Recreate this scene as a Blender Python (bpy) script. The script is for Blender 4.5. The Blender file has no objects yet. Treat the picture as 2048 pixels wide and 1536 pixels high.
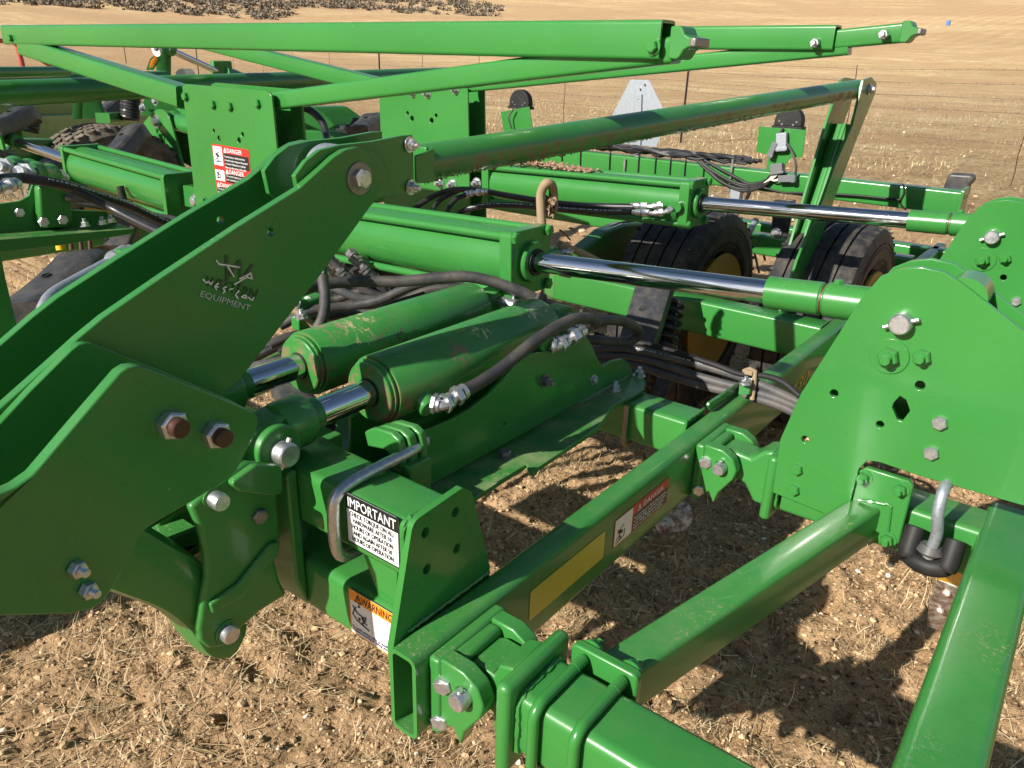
import bpy, bmesh, math, random
import numpy as np
from mathutils import Vector, Matrix
from mathutils.geometry import tessellate_polygon
random.seed(7)
rng = np.random.default_rng(11)
S = bpy.context.scene
COL = S.collection

# ------------------------------------------------------------------ camera
H = 1.40                                   # eye height above the ground
FPX = 1546.48                              # focal length for a 2048 px wide frame
YAW, PIT, ROL = -0.645219, 0.395201, 0.032617
def cam_axes():
    fwd = Vector((math.sin(YAW)*math.cos(PIT), math.cos(YAW)*math.cos(PIT), -math.sin(PIT)))
    right = Vector((math.cos(YAW), -math.sin(YAW), 0))
    up = right.cross(fwd)
    r1 = right*math.cos(ROL)+up*math.sin(ROL)
    u1 = up*math.cos(ROL)-right*math.sin(ROL)
    return r1, u1, fwd
CR, CU, CF = cam_axes()
cd = bpy.data.cameras.new('camera')
cam = bpy.data.objects.new('camera', cd)
COL.objects.link(cam)
cd.sensor_width = 36.0
cd.lens = FPX/2048*36
cd.clip_start = 0.02
cd.clip_end = 3000
cam.matrix_world = Matrix(((CR.x, CU.x, -CF.x, 0), (CR.y, CU.y, -CF.y, 0), (CR.z, CU.z, -CF.z, H), (0, 0, 0, 1)))
S.camera = cam
S.render.resolution_x, S.render.resolution_y = 1024, 768

# ------------------------------------------------------------------ light
SUN = Vector((0.37, 1.64, -1.0)).normalized()      # direction the light travels
elev = math.asin(-SUN.z)
azim = math.atan2(-SUN.x, -SUN.y)                  # compass angle of the sun from +Y
W = bpy.data.worlds.new('World'); S.world = W; W.use_nodes = True
wn = W.node_tree
sky = wn.nodes.new('ShaderNodeTexSky'); sky.sky_type = 'NISHITA'; sky.sun_disc = False
sky.sun_elevation = elev; sky.sun_rotation = azim
sky.air_density = 1.0; sky.dust_density = 0.6; sky.ozone_density = 1.0
bg = wn.nodes['Background']; bg.inputs['Strength'].default_value = 0.060
wn.links.new(sky.outputs[0], bg.inputs[0])
sl = bpy.data.lights.new('sun', 'SUN'); sl.energy = 5.0; sl.angle = math.radians(0.53); sl.color = (1.0, 0.95, 0.87)
so = bpy.data.objects.new('sun', sl); COL.objects.link(so)
so.rotation_euler = SUN.to_track_quat('-Z', 'Y').to_euler(); so.location = (-3, -12, 9)
vs = S.view_settings
vs.view_transform = 'Standard'; vs.look = 'None'; vs.gamma = 1; vs.exposure = 0.68
try: vs.use_curve_mapping = False
except Exception: pass

# ------------------------------------------------------------------ geometry helpers
def ray(u, v):
    return CR*((u-1024)/FPX) - CU*((v-768)/FPX) + CF
def on(u, v, ax, val):
    """world point seen at a photo position, lying in the plane ax=val (z measured from eye height)"""
    r = ray(u, v); i = 'xyz'.index(ax); p = r*(val/r[i])
    return Vector((p.x, p.y, p.z+H))
def px(p):
    d = Vector(p)-Vector((0, 0, H)); c = d.dot(CF)
    return 1024+FPX*d.dot(CR)/c, 768-FPX*d.dot(CU)/c
def V(x, y, z): return Vector((x, y, z+H))          # z measured from eye height
AX = {'x': Vector((1, 0, 0)), 'y': Vector((0, 1, 0)), 'z': Vector((0, 0, 1))}
def frame(d, up=None):
    d = Vector(d).normalized()
    u = Vector(up) if up is not None else (Vector((0, 0, 1)) if abs(d.z) < .9 else Vector((1, 0, 0)))
    a = d.cross(u).normalized(); b = a.cross(d).normalized()
    return d, a, b                                   # direction, side, up

class MB:
    def __init__(s): s.v = []; s.f = []; s.sm = []
    def add(s, vs_, fs, smooth=False):
        o = len(s.v); s.v += [Vector(p) for p in vs_]; s.f += [tuple(i+o for i in f) for f in fs]; s.sm += [smooth]*len(fs); return s
    def box(s, c, sx, sy, sz, X=None, Y=None, Z=None):
        X = X or AX['x']; Y = Y or AX['y']; Z = Z or AX['z']; c = Vector(c)
        P = [c+X*(a*sx/2)+Y*(b*sy/2)+Z*(d*sz/2) for d in (-1, 1) for a, b in ((-1, -1), (1, -1), (1, 1), (-1, 1))]
        return s.add(P, [(0, 3, 2, 1), (4, 5, 6, 7), (0, 1, 5, 4), (1, 2, 6, 5), (2, 3, 7, 6), (3, 0, 4, 7)])
    def loft(s, rings, cap0=True, cap1=True, smooth=True, closed=False):
        n = len(rings[0]); o = len(s.v)
        for r in rings: s.v += [Vector(p) for p in r]
        m = len(rings)
        for i in range(m if closed else m-1):
            a = o+i*n; b = o+((i+1) % m)*n
            for j in range(n):
                k = (j+1) % n
                s.f.append((a+j, a+k, b+k, b+j)); s.sm.append(smooth)
        if not closed:
            if cap0: s.f.append(tuple(o+j for j in reversed(range(n)))); s.sm.append(False)
            if cap1: s.f.append(tuple(o+(m-1)*n+j for j in range(n))); s.sm.append(False)
        return s
    def cyl(s, a, b, r, r2=None, n=20, cap=True, smooth=True):
        a = Vector(a); b = Vector(b); r2 = r if r2 is None else r2
        d, x, y = frame(b-a)
        ring = lambda c, q: [c+x*(q*math.cos(2*math.pi*i/n))+y*(q*math.sin(2*math.pi*i/n)) for i in range(n)]
        return s.loft([ring(a, r), ring(b, r2)], cap, cap, smooth)
    def lathe(s, a, d, prof, n=24, cap=True, smooth=True):
        """prof: (distance along d, radius)"""
        a = Vector(a); d, x, y = frame(d)
        R = [[a+d*t+x*(q*math.cos(2*math.pi*i/n))+y*(q*math.sin(2*math.pi*i/n)) for i in range(n)] for t, q in prof]
        return s.loft(R, cap, cap, smooth)
    def hexa(s, a, d, r, h, rot=0.0):
        a = Vector(a); d, x, y = frame(d)
        q = lambda k, rr: x*(rr*math.cos(rot+math.pi/3*k))+y*(rr*math.sin(rot+math.pi/3*k))
        R = [[a+q(k, r) for k in range(6)], [a+d*(h*.82)+q(k, r) for k in range(6)], [a+d*h+q(k, r*.86) for k in range(6)]]
        return s.loft(R, True, True, False)
    def prism(s, pts, vec, holes=()):
        pts = [Vector(p) for p in pts]; vec = Vector(vec)
        loops = [pts]+[[Vector(p) for p in h] for h in holes]
        flat = [p for l in loops for p in l]; n = len(flat); o = len(s.v)
        s.v += flat+[p+vec for p in flat]
        if holes:
            bm = bmesh.new(); bv = [bm.verts.new(p) for p in flat]; k = 0; ed = []
            for l in loops:
                m_ = len(l)
                for i in range(m_): ed.append(bm.edges.new((bv[k+i], bv[k+(i+1) % m_])))
                k += m_
            bm.verts.index_update()
            bmesh.ops.triangle_fill(bm, use_beauty=True, use_dissolve=False, edges=ed, normal=vec.normalized())
            for f_ in bm.faces:
                t = [v_.index for v_ in f_.verts]
                s.f.append(tuple(o+i for i in t)); s.sm.append(False)
                s.f.append(tuple(o+n+i for i in reversed(t))); s.sm.append(False)
            bm.free()
        else:
            s.f.append(tuple(o+i for i in range(n))); s.sm.append(False)
            s.f.append(tuple(o+n+i for i in reversed(range(n)))); s.sm.append(False)
        k = 0
        for l in loops:
            m = len(l)
            for i in range(m):
                a = o+k+i; b = o+k+(i+1) % m
                s.f.append((a, a+n, b+n, b)); s.sm.append(len(l) > 11 and l is not loops[0])
            k += m
        return s
    def sweep(s, path, r, n=8, cap=True):
        P = [Vector(p) for p in path]; R = []
        t = (P[1]-P[0]).normalized(); _, x, y = frame(t)
        for i, p in enumerate(P):
            t2 = (P[min(i+1, len(P)-1)]-P[max(i-1, 0)]).normalized()
            q = t.rotation_difference(t2); x = q @ x; y = q @ y; t = t2
            rr = r(i/(len(P)-1)) if callable(r) else r
            R.append([p+x*(rr*math.cos(2*math.pi*k/n))+y*(rr*math.sin(2*math.pi*k/n)) for k in range(n)])
        return s.loft(R, cap, cap)
    def rtube(s, a, b, w, h, up=None, rad=.012, wall=.007, open0=False, open1=False, seg=4):
        """hollow rectangular steel section: w across, h along up; a,b are the centres of its ends"""
        a = Vector(a); b = Vector(b); d, x, y = frame(b-a, up)
        def ring(c, w_, h_, r_):
            o = []
            for sx, sy, t0 in ((1, 1, 0), (-1, 1, 90), (-1, -1, 180), (1, -1, 270)):
                for k in range(seg+1):
                    t = math.radians(t0+90*k/seg)
                    o.append(c+x*(sx*(w_/2-r_)+r_*math.cos(t))+y*(sy*(h_/2-r_)+r_*math.sin(t)))
            return o
        L = (b-a).length
        R = []
        ri = max(rad-wall, .002)
        if open0: R += [ring(a+d*min(.25, L*.4), w-2*wall, h-2*wall, ri), ring(a, w-2*wall, h-2*wall, ri)]
        R += [ring(a, w, h, rad), ring(b, w, h, rad)]
        if open1: R += [ring(b, w-2*wall, h-2*wall, ri), ring(b-d*min(.25, L*.4), w-2*wall, h-2*wall, ri)]
        return s.loft(R, True, True, True)
    def build(s, name, mat, parent=None, bevel=0.0, label=None, kind=None, org=None, seg=2, auto=35):
        if org is None:
            if parent is not None: org = wloc(parent)
            else: org = sum(s.v, Vector())/len(s.v); org.z = min(p.z for p in s.v)
        me = bpy.data.meshes.new(name)
        me.from_pydata([tuple(p-org) for p in s.v], [], s.f)
        bm = bmesh.new(); bm.from_mesh(me); bmesh.ops.recalc_face_normals(bm, faces=bm.faces)
        bm.to_mesh(me); bm.free()
        me.polygons.foreach_set('use_smooth', [True]*len(me.polygons))
        sharp(me, auto)
        me.materials.append(MAT[mat] if isinstance(mat, str) else mat); me.update()
        o = bpy.data.objects.new(name, me); COL.objects.link(o)
        if parent is not None: o.parent = parent; o.location = org-wloc(parent)
        else: o.location = org
        if bevel:
            m = o.modifiers.new('bevel', 'BEVEL'); m.width = bevel; m.segments = seg; m.limit_method = 'ANGLE'; m.angle_limit = math.radians(40); m.harden_normals = False
        if label: o['label'] = label
        if kind: o['kind'] = kind
        return o
def sharp(me, deg):
    bm = bmesh.new(); bm.from_mesh(me); c = math.radians(deg)
    for e in bm.edges:
        e.smooth = not (len(e.link_faces) == 2 and e.calc_face_angle(0) > c)
    bm.to_mesh(me); bm.free()
def wloc(o):
    p = o.location.copy()
    while o.parent: o = o.parent; p += o.location
    return p
def thing(name, label, cat, loc, group=None):
    o = bpy.data.objects.new(name, None); COL.objects.link(o); o.location = Vector(loc)
    o.empty_display_size = .1; o['label'] = label; o['category'] = cat
    if group: o['group'] = group
    return o
def tag(o, label, cat, group=None):
    o['label'] = label; o['category'] = cat
    if group: o['group'] = group
    return o
def copy_thing(t, off, label, group=None):
    c = t.copy(); COL.objects.link(c); c.location = t.location+Vector(off); c['label'] = label
    if group: c['group'] = group
    for ch in [o for o in t.children]:
        k = ch.copy(); COL.objects.link(k); k.parent = c
        for g in [o for o in ch.children]:
            q = g.copy(); COL.objects.link(q); q.parent = k
    return c
def circ(c, r, ax, n=16):
    a = {'x': ('y', 'z'), 'y': ('x', 'z'), 'z': ('x', 'y')}[ax]
    return [Vector(c)+AX[a[0]]*(r*math.cos(2*math.pi*i/n))+AX[a[1]]*(r*math.sin(2*math.pi*i/n)) for i in range(n)]
def plate(name, pts, ax, val, th, mat, parent, holes=(), bevel=.0012, label=None, rnd=None):
    """flat steel plate: outline seen in the photo, standing in the plane ax=val; th is its thickness away along ax"""
    P = [on(u, v, ax, val) for u, v in pts]
    if rnd: P = round_poly(P, rnd)
    Hs = []
    for h in holes:
        if len(h) == 3: Hs.append(circ(on(h[0], h[1], ax, val), h[2], ax))
        else: Hs.append([on(u, v, ax, val) for u, v in h])
    return MB().prism(P, AX[ax]*th, Hs).build(name, mat, parent, bevel=bevel, label=label)
def round_poly(P, rr, seg=4):
    """P: points; rr: radius or dict index->radius"""
    o = []; n = len(P)
    for i, p in enumerate(P):
        r = rr.get(i, 0) if isinstance(rr, dict) else rr
        if not r: o.append(p); continue
        a = P[i-1]-p; b = P[(i+1) % n]-p
        la, lb = a.length, b.length; a.normalize(); b.normalize()
        ang = a.angle(b)
        if ang > 3.05: o.append(p); continue
        t = min(r/math.tan(ang/2), la*.45, lb*.45)
        p0 = p+a*t; p2 = p+b*t
        for k in range(seg+1):
            s = k/seg; o.append(p0*(1-s)**2+p*(2*s*(1-s))+p2*s**2)
    return o
def spline(P, k=8):
    P = [Vector(p) for p in P]; Q = [P[0]*2-P[1]]+P+[P[-1]*2-P[-2]]; o = []
    for i in range(1, len(Q)-2):
        a, b, c, d = Q[i-1:i+3]
        for j in range(k):
            t = j/k
            o.append(.5*((2*b)+(c-a)*t+(2*a-5*b+4*c-d)*t*t+(3*b-3*c+d-a)*t**3))
    o.append(P[-1]); return o
BOLT = {}
def bolt(parent, p, d, size=.012, mat='zinc', kind='bolt', rot=.3, washer=True, name=None):
    """hex bolt head or nut with its stud (a part that shares its mesh with all of its kind)"""
    key = (round(size, 4), mat, kind, washer)
    if key not in BOLT:
        m = MB(); z = Vector((0, 0, 1)); h = 0.0
        if washer: m.lathe((0, 0, 0), z, [(0, size*1.35), (size*.18, size*1.35)], 18); h = size*.18
        m.hexa((0, 0, h), z, size, size*(.75 if kind == 'bolt' else .95))
        h += size*(.75 if kind == 'bolt' else .95)
        if kind == 'bolt':
            m.lathe((0, 0, h), z, [(0, size*.7), (size*.05, size*.66)], 18)
        else:
            pr = []
            n = 5
            for i in range(n):
                pr += [(size*.13*i, size*.5), (size*.13*i+size*.06, size*.44)]
            pr += [(size*.75, size*.5), (size*.85, size*.42)]
            m.lathe((0, 0, h), z, pr, 14, smooth=False)
        me_o = m.build(kind, mat, None, org=Vector((0, 0, 0)), bevel=0)
        BOLT[key] = me_o.data; bpy.data.objects.remove(me_o)
    o = bpy.data.objects.new(name or kind, BOLT[key]); COL.objects.link(o)
    if parent is not None: o.parent = parent; o.location = Vector(p)-wloc(parent)
    else: o.location = Vector(p)
    q = Vector(d).to_track_quat('Z', 'Y')
    o.rotation_euler = (q @ Matrix.Rotation(rot, 3, 'Z').to_quaternion()).to_euler()
    return o
def pin(parent, p, d, r, L, mat='zinc', cross=True, name='pin'):
    d = Vector(d).normalized(); _, x, y = frame(d); p = Vector(p)
    m = MB().lathe(p, d, [(-.01, r), (L*.82, r), (L*.92, r*.96), (L, r*.84)], 24)
    if cross: 
        c = p+d*(L*.45); v = (x*.35+y*.94) if cross is True else Vector(cross)
        m.cyl(c-v*(r*1.75), c+v*(r*1.75), r*.22, n=8)
    return m.build(name, mat, parent)
def hose(pts, r, mat, parent=None, name='hose', n=10, k=8, **kw):
    return MB().sweep(spline(pts, k), r, n).build(name, mat, parent, **kw)
def tie(parent, c, d, r, name='cable_tie', mat='black_plastic'):
    return MB().lathe(Vector(c)-Vector(d).normalized()*.003, d, [(0, r), (0, r*1.12), (.006, r*1.12), (.006, r)], 14).build(name, mat, parent)
def fitting(parent, pts, r, mat='zinc', name='hose_fitting'):
    """chain of hex and round couplings along pts"""
    m = MB(); P = [Vector(p) for p in pts]
    m.sweep(spline(P, 5), r*.75, 10)
    for i, (a, b) in enumerate(zip(P, P[1:])):
        d = b-a; L = d.length
        m.hexa(a+d*.15, d, r*1.35, L*.35); m.cyl(a+d*.55, a+d*.8, r*1.1, n=14)
    return m.build(name, mat, parent)
# ------------------------------------------------------------------ materials
MAT = {}
class NB:
    def __init__(s, name):
        s.m = bpy.data.materials.new(name); s.m.use_nodes = True; s.t = s.m.node_tree
        s.b = s.t.nodes['Principled BSDF']; MAT[name] = s.m; s._c = None
    def n(s, typ, **kw):
        x = s.t.nodes.new(typ)
        for k, v in kw.items():
            if k in x.inputs: s.inp(x, k, v)
            else: setattr(x, k, v)
        return x
    def inp(s, x, k, v):
        if isinstance(v, bpy.types.NodeSocket): s.t.links.new(v, x.inputs[k])
        else: x.inputs[k].default_value = v
    def co(s, kind='Object'):
        if s._c is None: s._c = s.n('ShaderNodeTexCoord')
        return s._c.outputs[kind]
    def world(s):
        g = s.n('ShaderNodeNewGeometry'); return g.outputs['Position']
    def noise(s, scale, detail=4, rough=.55, vec=None, dist=0.0):
        x = s.n('ShaderNodeTexNoise'); s.inp(x, 'Vector', vec if vec is not None else s.world())
        x.inputs['Scale'].default_value = scale; x.inputs['Detail'].default_value = detail; x.inputs['Roughness'].default_value = rough
        x.inputs['Distortion'].default_value = dist
        return x.outputs['Fac']
    def scale(s, vec, sc):
        x = s.n('ShaderNodeVectorMath', operation='MULTIPLY'); s.inp(x, 0, vec); x.inputs[1].default_value = sc; return x.outputs[0]
    def ramp(s, fac, stops):
        x = s.n('ShaderNodeValToRGB'); s.inp(x, 'Fac', fac); e = x.color_ramp.elements
        while len(e) < len(stops): e.new(.5)
        for i, (p, c) in enumerate(stops):
            e[i].position = p; e[i].color = (c, c, c, 1) if isinstance(c, (int, float)) else (*c, 1)
        return x.outputs['Color']
    def mix(s, fac, a, b, mode='MIX'):
        x = s.n('ShaderNodeMix', data_type='RGBA', blend_type=mode)
        for k, v in ((0, fac), (6, a), (7, b)):
            if isinstance(v, bpy.types.NodeSocket): s.t.links.new(v, x.inputs[k])
            elif k == 0: x.inputs[0].default_value = v
            else: x.inputs[k].default_value = (*v, 1) if len(v) == 3 else v
        return x.outputs[2]
    def math(s, op, a, b=0.0, clamp=False):
        x = s.n('ShaderNodeMath', operation=op, use_clamp=clamp); s.inp(x, 0, a); s.inp(x, 1, b); return x.outputs[0]
    def set(s, **kw):
        for k, v in kw.items():
            k = k.replace('_', ' ')
            if isinstance(v, tuple) and len(v) == 3: v = (*v, 1)
            s.inp(s.b, k, v)
        return s
    def bump(s, h, strength=.3, dist=.002, prev=None):
        x = s.n('ShaderNodeBump'); s.inp(x, 'Height', h); x.inputs['Strength'].default_value = strength; x.inputs['Distance'].default_value = dist
        if prev is not None: s.t.links.new(prev, x.inputs['Normal'])
        s.t.links.new(x.outputs[0], s.b.inputs['Normal']); return x.outputs[0]
    def upness(s):
        g = s.n('ShaderNodeNewGeometry'); x = s.n('ShaderNodeSeparateXYZ'); s.t.links.new(g.outputs['Normal'], x.inputs[0]); return x.outputs['Z']

def green(name, dust=.35, mud=0.0, rough=.24, peel=.45, chips=.5, base=(.034, .192, .036), worn=None):
    g = NB(name)
    w = g.world()
    v1 = g.noise(1.6, 3); c = g.mix(g.ramp(v1, [(.3, 0.0), (.7, 1.0)]), tuple(x*.9 for x in base), tuple(x*1.1 for x in base))
    # settled dust lies on what faces up, in uneven patches
    up = g.ramp(g.upness(), [(.25, 0.0), (.95, 1.0)])
    d = g.ramp(g.noise(14, 8, .72), [(.42, 0.0), (.78, 1.0)])
    d2 = g.ramp(g.noise(170, 6, .75), [(.54, 0.0), (.64, 1.0)])
    d3 = g.ramp(g.noise(5.5, 4, .6), [(.52, 0.0), (.68, 1.0)])
    film = g.math('MULTIPLY', g.math('MULTIPLY', up, d), dust*.22)
    spots = g.math('MULTIPLY', g.math('MULTIPLY', g.math('MULTIPLY', d2, d3), up), dust*1.5, True)
    tot = g.math('ADD', film, spots, True)
    # paint chips and scuffs
    ch = g.ramp(g.noise(60, 5, .7, g.scale(w, (1.0, 1.0, 1.6))), [(.715, 0.0), (.73, 1.0)])
    ch2 = g.math('MULTIPLY', g.math('MULTIPLY', ch, g.ramp(g.noise(2.3, 2), [(.5, 0.0), (.6, 1.0)])), chips)
    c = g.mix(tot, c, (.40, .32, .21))
    c = g.mix(ch2, c, (.33, .40, .22))
    r = g.math('ADD', g.math('MULTIPLY', tot, .5), rough, True)
    r = g.math('ADD', r, g.math('MULTIPLY', g.ramp(g.noise(7, 4), [(.35, 0.0), (.75, 1.0)]), .08), True)
    if worn:
        for (cx0, cy0, cz0, rad, th, colr) in worn:
            dv = g.n('ShaderNodeVectorMath', operation='DISTANCE'); g.inp(dv, 0, w); dv.inputs[1].default_value = (cx0, cy0, cz0)
            m0 = g.n('ShaderNodeMapRange'); g.inp(m0, 'Value', dv.outputs['Value']); m0.inputs['From Min'].default_value = rad; m0.inputs['From Max'].default_value = rad*.2; m0.inputs['To Max'].default_value = .16
            nn = g.noise(46, 9, .78, g.scale(w, (1.0, 1.5, .8)), .6)
            mk = g.ramp(g.math('ADD', nn, m0.outputs[0]), [(th, 0.0), (th+.025, 1.0)])
            c = g.mix(mk, c, colr); r = g.math('MAXIMUM', r, g.math('MULTIPLY', mk, .85))
    if mud:
        dn = g.ramp(g.upness(), [(.0, 1.0), (.35, 0.0)])   # thrown mud clings under and low
        m1 = g.ramp(g.noise(26, 9, .75), [(.47, 0.0), (.55, 1.0)])
        m2 = g.ramp(g.noise(4.0, 4, .6), [(.36, 0.0), (.6, 1.0)])
        mm = g.math('MULTIPLY', g.math('MULTIPLY', m1, g.math('MULTIPLY', m2, dn)), mud, True)
        c = g.mix(mm, c, (.19, .115, .065)); r = g.math('MAXIMUM', r, g.math('MULTIPLY', mm, .9))
    b = g.bump(g.noise(420, 2, .5), peel*.35, .0004)
    b = g.bump(tot, .25, .001, b)
    g.set(Base_Color=c, Roughness=r, Specular_IOR_Level=.42, Coat_Weight=.28, Coat_Roughness=.08)
    return g
green('green')
green('green_clean', dust=.15, chips=.25, rough=.24)
green('green_dusty', dust=.75, chips=.6, rough=.32)
ZB = 1.40-.5505
green('green_worn', dust=.5, mud=.9, rough=.26, chips=1.0, worn=[(-1.154, .98, ZB+.07, .15, .685, (.46, .33, .19)), (-1.154, .92, ZB+.07, .11, .685, (.20, .12, .08)), (-1.10, 1.06, ZB, .12, .675, (.10, .06, .04)), (-.92, 1.04, ZB+.03, .050, .62, (.20, .125, .075)), (-.93, 1.12, ZB+.06, .05, .665, (.52, .45, .27)), (-.93, 1.30, ZB+.06, .07, .68, (.52, .45, .27))])
green('green_caked', dust=2.6, chips=.6, rough=.34)
green('green_mud', dust=.5, mud=1.0, rough=.27, chips=1.0)
g = green('green_cast', dust=.4, rough=.33, chips=.35, peel=1.2)
g = NB('rust_end'); g.set(Base_Color=g.mix(g.ramp(g.noise(30, 6, .7), [(.40, 0.0), (.5, 1.0)]), (.17, .085, .05), (.03, .19, .03)), Roughness=.8)
# metals
g = NB('chrome'); s_ = g.noise(3.0, 6, .7, g.scale(g.world(), (2.0, 90, 90)))
g.set(Base_Color=(.62, .64, .67), Metallic=1.0, Roughness=g.ramp(s_, [(.35, .05), (.75, .17)])); g.bump(s_, .06, .0006)
g = NB('zinc'); v = g.noise(90, 4)
g.set(Base_Color=g.mix(g.ramp(g.noise(160, 5, .7), [(.45, 0.0), (.62, 1.0)]), (.52, .53, .56), (.68, .67, .64)), Metallic=.88, Roughness=g.ramp(v, [(.3, .28), (.7, .45)]))
g.bump(g.noise(500, 3), .15, .0004)
g = NB('zinc_dark'); g.set(Base_Color=g.mix(g.noise(120, 4), (.16, .16, .17), (.30, .27, .24)), Metallic=.7, Roughness=.42)
g = NB('copper_thread'); g.set(Base_Color=g.mix(g.noise(150, 4), (.05, .022, .016), (.11, .048, .032)), Metallic=.35, Roughness=.5)
g = NB('galvanised'); vo = g.n('ShaderNodeTexVoronoi'); g.inp(vo, 'Vector', g.world()); vo.inputs['Scale'].default_value = 130
g.set(Base_Color=g.mix(g.ramp(vo.outputs['Distance'], [(.1, 0.0), (.6, 1.0)]), (.26, .29, .32), (.36, .39, .42)), Metallic=.6, Roughness=.48)
g = NB('worn_steel'); g.set(Base_Color=g.mix(g.ramp(g.noise(45, 7, .75), [(.42, 0.0), (.6, 1.0)]), (.22, .13, .085), (.62, .60, .56)), Metallic=.45, Roughness=.4); g.bump(g.noise(160, 5), .3, .001)
# rubber, plastic, hose
def rubber(name, col, rough=.6, dust=.3, spec=.4):
    g = NB(name)
    d = g.ramp(g.noise(18, 7, .72), [(.42, 0.0), (.74, 1.0)])
    d = g.math('MULTIPLY', d, dust)
    g.set(Base_Color=g.mix(d, col, (.27, .22, .16)), Roughness=rough, Specular_IOR_Level=spec)
    return g
g = rubber('tyre', (.020, .021, .023), .62, .35); g.bump(g.noise(120, 5), .25, .001)
g = rubber('tyre_dusty', (.085, .068, .052), .85, .9); g.bump(g.noise(120, 5), .3, .001)
g = rubber('hose_rubber', (.034, .034, .036), .55, .32)
wv = g.n('ShaderNodeTexWave', wave_type='BANDS', bands_direction='DIAGONAL'); g.inp(wv, 'Vector', g.world()); wv.inputs['Scale'].default_value = 150; g.bump(wv.outputs['Fac'], .35, .0007)
g = rubber('hose_clean', (.016, .017, .019), .34, .10); g.bump(g.noise(300, 3), .1, .0004)
g = rubber('hose_grey', (.065, .065, .068), .5, .35)
g = rubber('hose_tan', (.30, .215, .125), .8, .4); g.bump(g.noise(300, 4), .4, .0008)
rubber('corrugated', (.016, .016, .018), .55, .06, .25)
rubber('black_plastic', (.013, .013, .014), .55, .06, .3)
g = rubber('black_paint', (.018, .020, .026), .34, .18); g.bump(g.noise(300, 3), .15, .0005)
g = rubber('shank_black', (.030, .032, .036), .42, .30); g.bump(g.noise(260, 3), .3, .0006)
NB('connector_grey').set(Base_Color=(.13, .135, .14), Roughness=.5)
NB('wire_white').set(Base_Color=(.62, .60, .54), Roughness=.5)
g = NB('yellow'); g.set(Base_Color=g.mix(g.ramp(g.noise(30, 6, .7), [(.5, 0.0), (.75, .8)]), (.72, .42, .012), (.30, .19, .05)), Roughness=.38)
g = NB('yellow_rim'); g.set(Base_Color=g.mix(g.ramp(g.noise(9, 6, .7), [(.45, 0.0), (.75, .7)]), (.55, .33, .01), (.20, .15, .07)), Roughness=.4)
g = NB('red_paint'); g.set(Base_Color=(.42, .07, .055), Roughness=.5)
g = NB('post_steel'); g.set(Base_Color=(.055, .04, .035), Roughness=.7)
g = NB('white_paint'); g.set(Base_Color=(.75, .75, .72), Roughness=.5)
g = NB('fence_wire'); g.set(Base_Color=(.12, .09, .075), Metallic=.4, Roughness=.6)
NB('blue_plastic').set(Base_Color=(.05, .20, .55), Roughness=.4)
# printed films
NB('decal_white').set(Base_Color=(.78, .78, .76), Roughness=.35)
NB('decal_black').set(Base_Color=(.015, .015, .015), Roughness=.35)
NB('decal_red').set(Base_Color=(.52, .030, .022), Roughness=.35)
NB('decal_orange').set(Base_Color=(.85, .28, .02), Roughness=.35)
NB('decal_purple').set(Base_Color=(.06, .03, .13), Roughness=.4)
NB('print_grey').set(Base_Color=(.50, .52, .50), Roughness=.45)
NB('logo_shade').set(Base_Color=(.030, .060, .028), Roughness=.4)
NB('hose_print').set(Base_Color=(.22, .33, .40), Roughness=.4)
g = NB('reflector'); br = g.n('ShaderNodeTexBrick'); g.inp(br, 'Vector', g.scale(g.world(), (0, 1, 1)))
sx = g.n('ShaderNodeSeparateXYZ'); g.t.links.new(g.world(), sx.inputs[0]); cx_ = g.n('ShaderNodeCombineXYZ'); g.t.links.new(sx.outputs['Y'], cx_.inputs[0]); g.t.links.new(sx.outputs['Z'], cx_.inputs[1])
g.t.links.new(cx_.outputs[0], br.inputs['Vector']); br.inputs['Scale'].default_value = 60; br.inputs['Mortar Size'].default_value = .03
br.inputs['Color1'].default_value = (.52, .48, .04, 1); br.inputs['Color2'].default_value = (.58, .53, .05, 1); br.inputs['Mortar'].default_value = (.46, .43, .06, 1)
g.set(Base_Color=br.outputs['Color'], Roughness=.3)
# earth
g = NB('soil')
n1 = g.noise(.9, 5, .6); n2 = g.noise(9, 8, .7); n3 = g.noise(60, 8, .75); n4 = g.noise(260, 4, .7)
c = g.mix(g.ramp(n2, [(.35, 0.0), (.65, 1.0)]), (.235, .150, .085), (.37, .255, .155))
c = g.mix(g.ramp(n1, [(.4, 0.0), (.62, 1.0)]), c, (.34, .215, .125))
c = g.mix(g.ramp(n3, [(.35, .55), (.5, 0.0)]), c, (.13, .082, .048))
c = g.mix(g.ramp(n4, [(.60, 0.0), (.70, .7)]), c, (.50, .40, .27))
h = g.math('ADD', g.math('MULTIPLY', n2, .5), g.math('ADD', g.math('MULTIPLY', n3, .35), g.math('MULTIPLY', n4, .15)))
g.set(Base_Color=c, Roughness=.95, Specular_IOR_Level=.15); g.bump(h, 1.0, .03)
g = NB('field')
w = g.world()
a = g.noise(.06, 5, .6, g.scale(w, (1, 2.4, 1))); b = g.noise(.7, 7, .72, g.scale(w, (.8, 2.2, 1))); d = g.noise(6, 8, .8); e = g.noise(.018, 4, .6, g.scale(w, (1, 3, 1)))
c = g.mix(g.ramp(a, [(.38, 0.0), (.62, 1.0)]), (.47, .31, .165), (.43, .315, .155))
c = g.mix(g.ramp(b, [(.42, 0.0), (.70, .8)]), c, (.50, .385, .215))
c = g.mix(g.ramp(b, [(.28, .75), (.46, 0.0)]), c, (.245, .165, .09))
c = g.mix(g.ramp(e, [(.50, 0.0), (.60, .55)]), c, (.36, .235, .11))
c = g.mix(g.ramp(d, [(.34, .75), (.5, 0.0)]), c, (.16, .11, .06))
c = g.mix(g.ramp(d, [(.6, 0.0), (.75, .6)]), c, (.62, .50, .31))
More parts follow.
